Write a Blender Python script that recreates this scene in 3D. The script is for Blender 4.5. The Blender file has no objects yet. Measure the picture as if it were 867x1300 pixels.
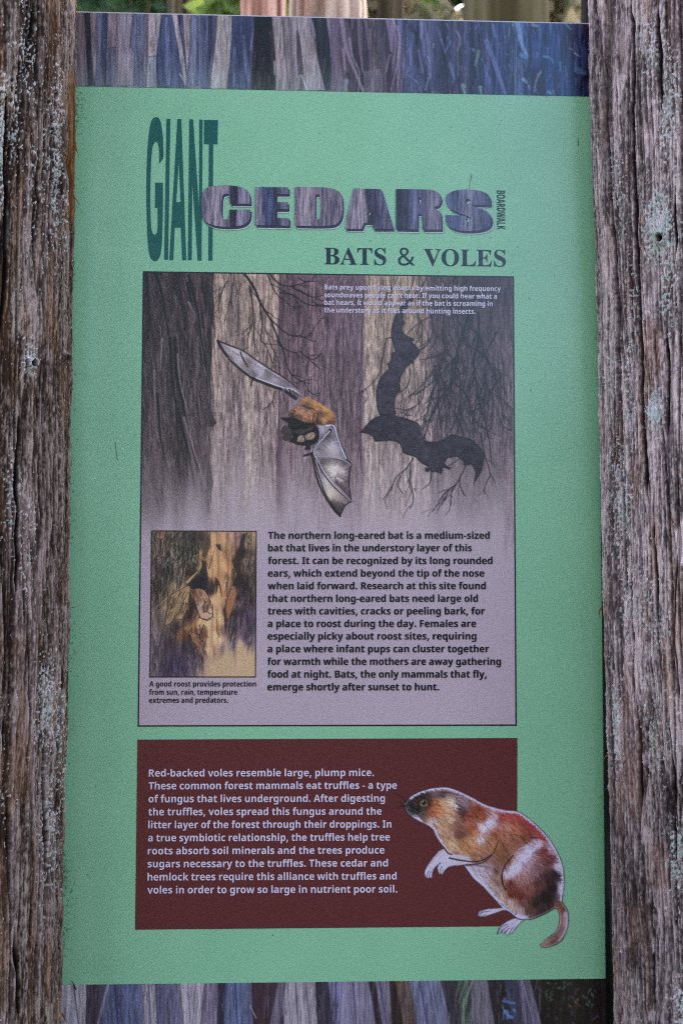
import bpy, bmesh, math, random, json
import numpy as np
from mathutils import Vector, Matrix

random.seed(7)
RNG = np.random.default_rng(11)
C = bpy.context.scene.collection

# ------------------------------------------------------------------ camera
ZC = 1.45                     # height of the point the lens looks at
cam_d = bpy.data.cameras.new('camera')
cam = bpy.data.objects.new('camera', cam_d); C.objects.link(cam)
# rows: right, down, forward of the lens in sign axes (x right, y down, z away)
ROT = np.array([[ 0.99870105, -0.00191728, -0.05091689],
                [ 0.00530834,  0.99776907,  0.06654849],
                [ 0.0506757 , -0.06673233,  0.9964832 ]])
DIST = 1.68
CAM = -ROT.T @ np.array([0, 0, DIST])
def s2w(v): return Vector((float(v[0]), float(v[2]), float(-v[1])))
mx = Matrix((s2w(ROT[0]), -s2w(ROT[1]), -s2w(ROT[2]))).transposed().to_4x4()
mx.translation = s2w(CAM) + Vector((0, 0, ZC))
cam.matrix_world = mx
cam_d.sensor_fit = 'VERTICAL'; cam_d.sensor_height = 36; cam_d.sensor_width = 24; cam_d.lens = 50
cam_d.clip_start = 0.05; cam_d.clip_end = 500
cam_d.dof.use_dof = True; cam_d.dof.focus_distance = 1.64; cam_d.dof.aperture_fstop = 8.0
bpy.context.scene.camera = cam

# ------------------------------------------------------------------ sky, sun, exposure
SUN_EL, SUN_AZ = math.radians(42), math.radians(22)     # from behind the sign, a little to the right: its face is in open shade
world = bpy.data.worlds.new('World'); bpy.context.scene.world = world; world.use_nodes = True
nt = world.node_tree
sky = nt.nodes.new('ShaderNodeTexSky'); sky.sky_type = 'NISHITA'; sky.sun_disc = False
sky.sun_elevation = SUN_EL; sky.sun_rotation = SUN_AZ
sky.air_density = 1.0; sky.dust_density = 2.0; sky.ozone_density = 1.0
bg = nt.nodes['Background']; bg.inputs['Strength'].default_value = 0.15
nt.links.new(sky.outputs[0], bg.inputs[0])
sd = bpy.data.lights.new('sun', 'SUN'); sd.energy = 4.0; sd.angle = math.radians(0.5); sd.color = (1, .93, .82)
sun = bpy.data.objects.new('sun', sd); C.objects.link(sun)
to_sun = Vector((math.sin(SUN_AZ)*math.cos(SUN_EL), math.cos(SUN_AZ)*math.cos(SUN_EL), math.sin(SUN_EL)))
sun.rotation_euler = to_sun.to_track_quat('Z', 'Y').to_euler()
sun.location = (6, 2, 9)
vs = bpy.context.scene.view_settings
vs.view_transform = 'Standard'; vs.look = 'None'; vs.gamma = 1; vs.use_curve_mapping = False
vs.exposure = 2.64
bpy.context.scene.cycles.use_denoising = False        # the photograph has its own fine grain
bpy.context.scene.cycles.filter_width = 1.1
bpy.context.scene.cycles.sample_clamp_indirect = 4

# ------------------------------------------------------------------ measuring the photograph
FPX, PCX, PCY = 1805.0, 433.5, 650.0
def plane(px, py, depth=0.0):
    """photo pixel -> (X right, Y down) on the plane `depth` metres behind the sign"""
    px = np.asarray(px, float); py = np.asarray(py, float)
    d = np.stack([(px-PCX)/FPX, (py-PCY)/FPX, np.ones_like(px)], -1) @ ROT
    s = (depth - CAM[2])/d[..., 2]
    return CAM[0]+s*d[..., 0], CAM[1]+s*d[..., 1]
def project(x, y, z):
    """world point -> photo pixel"""
    v = np.stack([x-CAM[0], (ZC-z)-CAM[1], y-CAM[2]], -1) @ ROT.T
    return PCX+FPX*v[..., 0]/v[..., 2], PCY+FPX*v[..., 1]/v[..., 2]

# ------------------------------------------------------------------ helpers
def tag(o, label=None, cat=None, group=None, kind=None):
    if label: o['label'] = label
    if cat: o['category'] = cat
    if group: o['group'] = group
    if kind: o['kind'] = kind
    return o
def empty(name, loc=(0, 0, 0)):
    o = bpy.data.objects.new(name, None); C.objects.link(o); o.location = loc
    o.empty_display_size = 0.1
    return o
def link_mesh(name, me, mat, parent=None):
    """mesh already in world coordinates -> object (child keeps world place)"""
    o = bpy.data.objects.new(name, me); C.objects.link(o)
    if mat: me.materials.clear(); me.materials.append(mat)
    if parent is not None:
        o.parent = parent
        p = Vector(); q = parent
        while q is not None: p += q.location; q = q.parent
        me.transform(Matrix.Translation(-p))
    return o
def raw_mesh(name, co, quads, smooth=True):
    me = bpy.data.meshes.new(name)
    co = np.asarray(co, np.float32); quads = np.asarray(quads, np.int32)
    k = quads.shape[1]
    me.vertices.add(len(co)); me.vertices.foreach_set('co', co.ravel())
    me.loops.add(quads.size); me.loops.foreach_set('vertex_index', quads.ravel())
    me.polygons.add(len(quads)); me.polygons.foreach_set('loop_start', np.arange(0, quads.size, k, dtype=np.int32))
    me.polygons.foreach_set('use_smooth', np.full(len(quads), smooth))
    me.update(calc_edges=True); me.validate()
    return me
def set_color(me, name, rgb):
    a = me.color_attributes.new(name, 'FLOAT_COLOR', 'POINT')
    out = np.ones((len(rgb), 4), np.float32); out[:, :3] = rgb
    a.data.foreach_set('color', out.ravel())
def lin(c):
    c = np.asarray(c, float)/255.0
    return np.where(c <= .04045, c/12.92, ((np.maximum(c, 0)+.055)/1.055)**2.4)
# daylight in the shade, measured on a grey card placed on the sign: photo tone -> pigment
CARD = np.array([0.605, 0.745, 0.905]); SHEEN = np.array([0.010, 0.013, 0.017])
def pig(c):
    """colour 0-255 as the photo shows it -> linear pigment"""
    return np.clip((lin(c)-SHEEN)/CARD, 0.003, 0.9)
def rgba(c): return tuple(float(v) for v in pig(c))+(1.0,)

def vnoise(h, w, sy, sx, rng=RNG):
    """smooth noise 0..1, cells sy x sx pixels"""
    gh, gw = int(h/sy)+3, int(w/sx)+3
    g = rng.random((gh, gw))
    oy, ox = rng.random(2)
    y = np.arange(h)/sy+oy; x = np.arange(w)/sx+ox
    iy = y.astype(int); ix = x.astype(int); fy = y-iy; fx = x-ix
    fy = fy*fy*(3-2*fy); fx = fx*fx*(3-2*fx)
    r = g[iy]*(1-fy)[:, None]+g[np.minimum(iy+1, gh-1)]*fy[:, None]
    return r[:, ix]*(1-fx)+r[:, np.minimum(ix+1, gw-1)]*fx
def fbm(h, w, sy, sx, n=3):
    o = 0; a = 1; t = 0
    for k in range(n):
        o = o+a*vnoise(h, w, max(sy, 1), max(sx, 1)); t += a; a *= .55; sy /= 2; sx /= 2
    return o/t

def smooth_pts(pts, closed=True, sharp=48, n=5):
    """round a polyline through its points, keeping corners sharper than `sharp` degrees"""
    p = [np.array(q, float) for q in pts]; m = len(p); out = []
    def ang(i):
        a = p[i]-p[i-1]; b = p[(i+1) % m]-p[i]
        return abs(math.degrees(math.atan2(a[0]*b[1]-a[1]*b[0], a@b)))
    corner = [(ang(i) > sharp) if (closed or 0 < i < m-1) else True for i in range(m)]
    for i in range(m if closed else m-1):
        a, b = p[i], p[(i+1) % m]; L = np.linalg.norm(b-a)
        def tan(j):
            v = p[(j+1) % m]-p[j-1]; q = np.linalg.norm(v)
            return v/q*L if q > 0 else v
        ta = (b-a) if corner[i] else tan(i)
        tb = (b-a) if corner[(i+1) % m] else tan((i+1) % m)
        kk = 1 if (corner[i] and corner[(i+1) % m]) else n
        for k in range(kk):
            t = k/kk; t2, t3 = t*t, t*t*t
            out.append((2*t3-3*t2+1)*a+(t3-2*t2+t)*ta+(3*t2-2*t3)*b+(t3-t2)*tb)
    if not closed: out.append(p[-1])
    return np.array(out)

# zoom windows the drawing was measured in: window coordinates -> photo pixels
def win(x0, y0, s): return lambda pts: [(x0+x/s, y0+y/s) for x, y in pts]
w_title = win(170, 130, 3.468); w_ced = win(250, 225, 4.446); w_ars = win(430, 225, 4.0326)
w_left = win(170, 340, 3.468); w_right = win(400, 340, 3.335); w_bat = win(330, 480, 7.225)
w_shad = win(450, 380, 8.12); w_low = win(450, 510, 4.817); w_roost = win(170, 660, 4.815)
w_vole = win(480, 960, 3.335)

class Canvas:
    """a print: colour on a fine grid lying on the sign; drawn in photo pixels"""
    def __init__(self, X0, Y0, X1, Y1, S, base=(128, 128, 128)):
        self.X0, self.Y0, self.S = X0, Y0, S
        self.w = int(round((X1-X0)*S))+1; self.h = int(round((Y1-Y0)*S))+1
        self.X1, self.Y1 = X1, Y1
        self.img = np.empty((self.h, self.w, 3)); self.img[:] = base
        self.k = S/1075.0                       # canvas pixels per photo pixel
    def P(self, pts):
        a = np.array(pts, float); X, Y = plane(a[:, 0], a[:, 1])
        return np.stack([(X-self.X0)*self.S, (Y-self.Y0)*self.S], -1)
    def ux(self, px, py): return self.P([(px, py)])[0, 0]
    def uy(self, px, py): return self.P([(px, py)])[0, 1]
    def _box(self, q, pad):
        x0 = max(0, int(q[:, 0].min()-pad)); x1 = min(self.w, int(q[:, 0].max()+pad)+2)
        y0 = max(0, int(q[:, 1].min()-pad)); y1 = min(self.h, int(q[:, 1].max()+pad)+2)
        return (x0, x1, y0, y1) if x1 > x0 and y1 > y0 else None
    def sdf(self, q, box):
        x0, x1, y0, y1 = box
        yy, xx = np.mgrid[y0:y1, x0:x1].astype(float)
        ins = np.zeros(xx.shape, bool); d = np.full(xx.shape, 1e9)
        for i in range(len(q)):
            a, b = q[i-1], q[i]
            if a[1] != b[1]:
                c = (a[1] > yy) != (b[1] > yy)
                ins ^= c & (xx < (b[0]-a[0])*(yy-a[1])/(b[1]-a[1])+a[0])
            ab = b-a; L = ab@ab
            t = np.clip(((xx-a[0])*ab[0]+(yy-a[1])*ab[1])/max(L, 1e-9), 0, 1)
            d = np.minimum(d, (xx-a[0]-t*ab[0])**2+(yy-a[1]-t*ab[1])**2)
        d = np.sqrt(d)
        return np.where(ins, -d, d)
    def mask(self, pts, soft=.6, smooth=True, sharp=48):
        """full-size coverage 0..1 of a polygon and its signed distance (photo px)"""
        q = self.P(smooth_pts(pts, True, sharp) if smooth else pts)
        m = np.zeros((self.h, self.w)); D = np.full((self.h, self.w), 1e3)
        s = soft*self.k; b = self._box(q, 3*s+12*self.k)
        if b:
            d = self.sdf(q, b); sl = np.s_[b[2]:b[3], b[0]:b[1]]
            m[sl] = np.clip(.5-d/(2*s), 0, 1); D[sl] = d/self.k
        return m, D
    def put(self, m, col, alpha=1.0):
        a = (m*alpha)[..., None]
        self.img += a*(np.asarray(col, float)-self.img)
    def poly(self, pts, col, alpha=1.0, soft=.6, smooth=True, sharp=48):
        q = self.P(smooth_pts(pts, True, sharp) if smooth else pts)
        s = soft*self.k; b = self._box(q, 2*s+1)
        if not b: return
        d = self.sdf(q, b); a = (np.clip(.5-d/(2*s), 0, 1)*alpha)[..., None]
        v = self.img[b[2]:b[3], b[0]:b[1]]; v += a*(np.asarray(col, float)-v)
    def line(self, pts, col, w0=1.0, w1=None, alpha=1.0, smooth=True, soft=.5):
        """tapering stroke; widths in photo pixels"""
        if w1 is None: w1 = w0
        q = self.P(smooth_pts(pts, False, 60, 4) if smooth and len(pts) > 2 else pts)
        r0, r1 = w0*self.k/2, w1*self.k/2; s = soft*self.k
        b = self._box(q, max(r0, r1)+2*s+1)
        if not b: return
        yy, xx = np.mgrid[b[2]:b[3], b[0]:b[1]].astype(float)
        seg = np.linalg.norm(np.diff(q, axis=0), axis=1); cum = np.r_[0, np.cumsum(seg)]; tot = max(cum[-1], 1e-6)
        e = np.full(xx.shape, 1e9)
        for i in range(len(q)-1):
            a, c = q[i], q[i+1]; ab = c-a; L = max(ab@ab, 1e-9)
            t = np.clip(((xx-a[0])*ab[0]+(yy-a[1])*ab[1])/L, 0, 1)
            d = np.hypot(xx-a[0]-t*ab[0], yy-a[1]-t*ab[1])
            e = np.minimum(e, d-(r0+(r1-r0)*(cum[i]+t*seg[i])/tot))
        a = (np.clip(.5-e/(2*s), 0, 1)*alpha)[..., None]
        v = self.img[b[2]:b[3], b[0]:b[1]]; v += a*(np.asarray(col, float)-v)
    def blend_points(self, pts, cols, power=3.0):
        """colour field through control points (photo px)"""
        q = self.P(pts); yy, xx = np.mgrid[0:self.h, 0:self.w].astype(float)
        num = np.zeros((self.h, self.w, 3)); den = np.zeros((self.h, self.w))
        for (x, y), c in zip(q, cols):
            wgt = 1/(((xx-x)**2+(yy-y)**2)/self.k**2+6.0)**(power/2)
            num += wgt[..., None]*np.asarray(c, float); den += wgt
        return num/den[..., None]
    def build(self, name, mat, parent, lift, keep=None):
        jj, ii = np.meshgrid(np.arange(self.w), np.arange(self.h))
        X = self.X0+jj/self.S; Y = self.Y0+ii/self.S
        co = np.stack([X, np.full(X.shape, -lift), ZC-Y], -1).reshape(-1, 3)
        n = (ii*self.w+jj)
        quads = np.stack([n[:-1, :-1], n[1:, :-1], n[1:, 1:], n[:-1, 1:]], -1)
        col = pig(np.clip(self.img, 0, 255)).reshape(-1, 3)
        if keep is not None:
            kq = keep[:-1, :-1] & keep[1:, :-1] & keep[1:, 1:] & keep[:-1, 1:]
            quads = quads[kq]
            used = np.zeros(len(co), bool); used[quads.ravel()] = True
            idx = np.cumsum(used)-1; quads = idx[quads]; co = co[used]; col = col[used]
        quads = quads.reshape(-1, 4)
        me = raw_mesh(name, co, quads, True)
        set_color(me, 'Print', col)
        return link_mesh(name, me, mat, parent)

# ------------------------------------------------------------------ node materials
def new_mat(name):
    m = bpy.data.materials.new(name); m.use_nodes = True
    return m, m.node_tree.nodes, m.node_tree.links, m.node_tree.nodes['Principled BSDF']
def noise(N, L, co, scale, detail=3, rough=.6, mapping=None):
    t = N.new('ShaderNodeTexNoise'); t.inputs['Scale'].default_value = scale
    t.inputs['Detail'].default_value = detail; t.inputs['Roughness'].default_value = rough
    if mapping:
        mp = N.new('ShaderNodeMapping'); mp.inputs['Scale'].default_value = mapping
        L.new(co, mp.inputs[0]); co = mp.outputs[0]
    L.new(co, t.inputs['Vector']); return t.outputs['Fac']
def ramp(N, L, fac, stops, mode='LINEAR'):
    r = N.new('ShaderNodeValToRGB'); r.color_ramp.interpolation = mode
    while len(r.color_ramp.elements) < len(stops): r.color_ramp.elements.new(.5)
    for e, (p, c) in zip(r.color_ramp.elements, stops):
        e.position = p; e.color = c if len(c) == 4 else tuple(c)+(1,)
    L.new(fac, r.inputs[0]); return r.outputs[0]
def mixc(N, L, a, b, fac, mode='MIX'):
    m = N.new('ShaderNodeMix'); m.data_type = 'RGBA'; m.blend_type = mode
    for s, v in ((m.inputs[0], fac), (m.inputs[6], a), (m.inputs[7], b)):
        if isinstance(v, (int, float)): s.default_value = v
        elif isinstance(v, tuple): s.default_value = v
        else: L.new(v, s)
    return m.outputs[2]
def math_n(N, L, op, a, b=None, clamp=False):
    m = N.new('ShaderNodeMath'); m.operation = op; m.use_clamp = clamp
    for s, v in zip(m.inputs, (a, b)):
        if v is None: continue
        if isinstance(v, (int, float)): s.default_value = v
        else: L.new(v, s)
    return m.outputs[0]
def bump(N, L, b, h, strength, dist):
    n = N.new('ShaderNodeBump'); n.inputs['Strength'].default_value = strength
    n.inputs['Distance'].default_value = dist; L.new(h, n.inputs['Height']); L.new(n.outputs[0], b.inputs['Normal'])
GLOSS, SPEC = 0.25, 0.5
def ink_finish(N, L, b, color):
    """laminated print: fine mottled grain and a pebbled, half-gloss film"""
    co = N.new('ShaderNodeTexCoord').outputs['Object']
    g = noise(N, L, co, 950, 2, .7)
    k = ramp(N, L, g, [(.25, (.87, .87, .87)), (.75, (1.12, 1.12, 1.12))])
    c = mixc(N, L, color, k, 1.0, 'MULTIPLY')
    L.new(c, b.inputs['Base Color'])
    b.inputs['Roughness'].default_value = GLOSS; b.inputs['Specular IOR Level'].default_value = SPEC
    bump(N, L, b, noise(N, L, co, 420, 2, .5), .12, .0006)
def ink(name, c):
    m, N, L, b = new_mat(name); r = N.new('ShaderNodeRGB'); r.outputs[0].default_value = rgba(c)
    ink_finish(N, L, b, r.outputs[0]); return m
def print_mat():
    m, N, L, b = new_mat('printed picture'); a = N.new('ShaderNodeVertexColor'); a.layer_name = 'Print'
    ink_finish(N, L, b, a.outputs[0]); return m
M_PRINT = print_mat()
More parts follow.
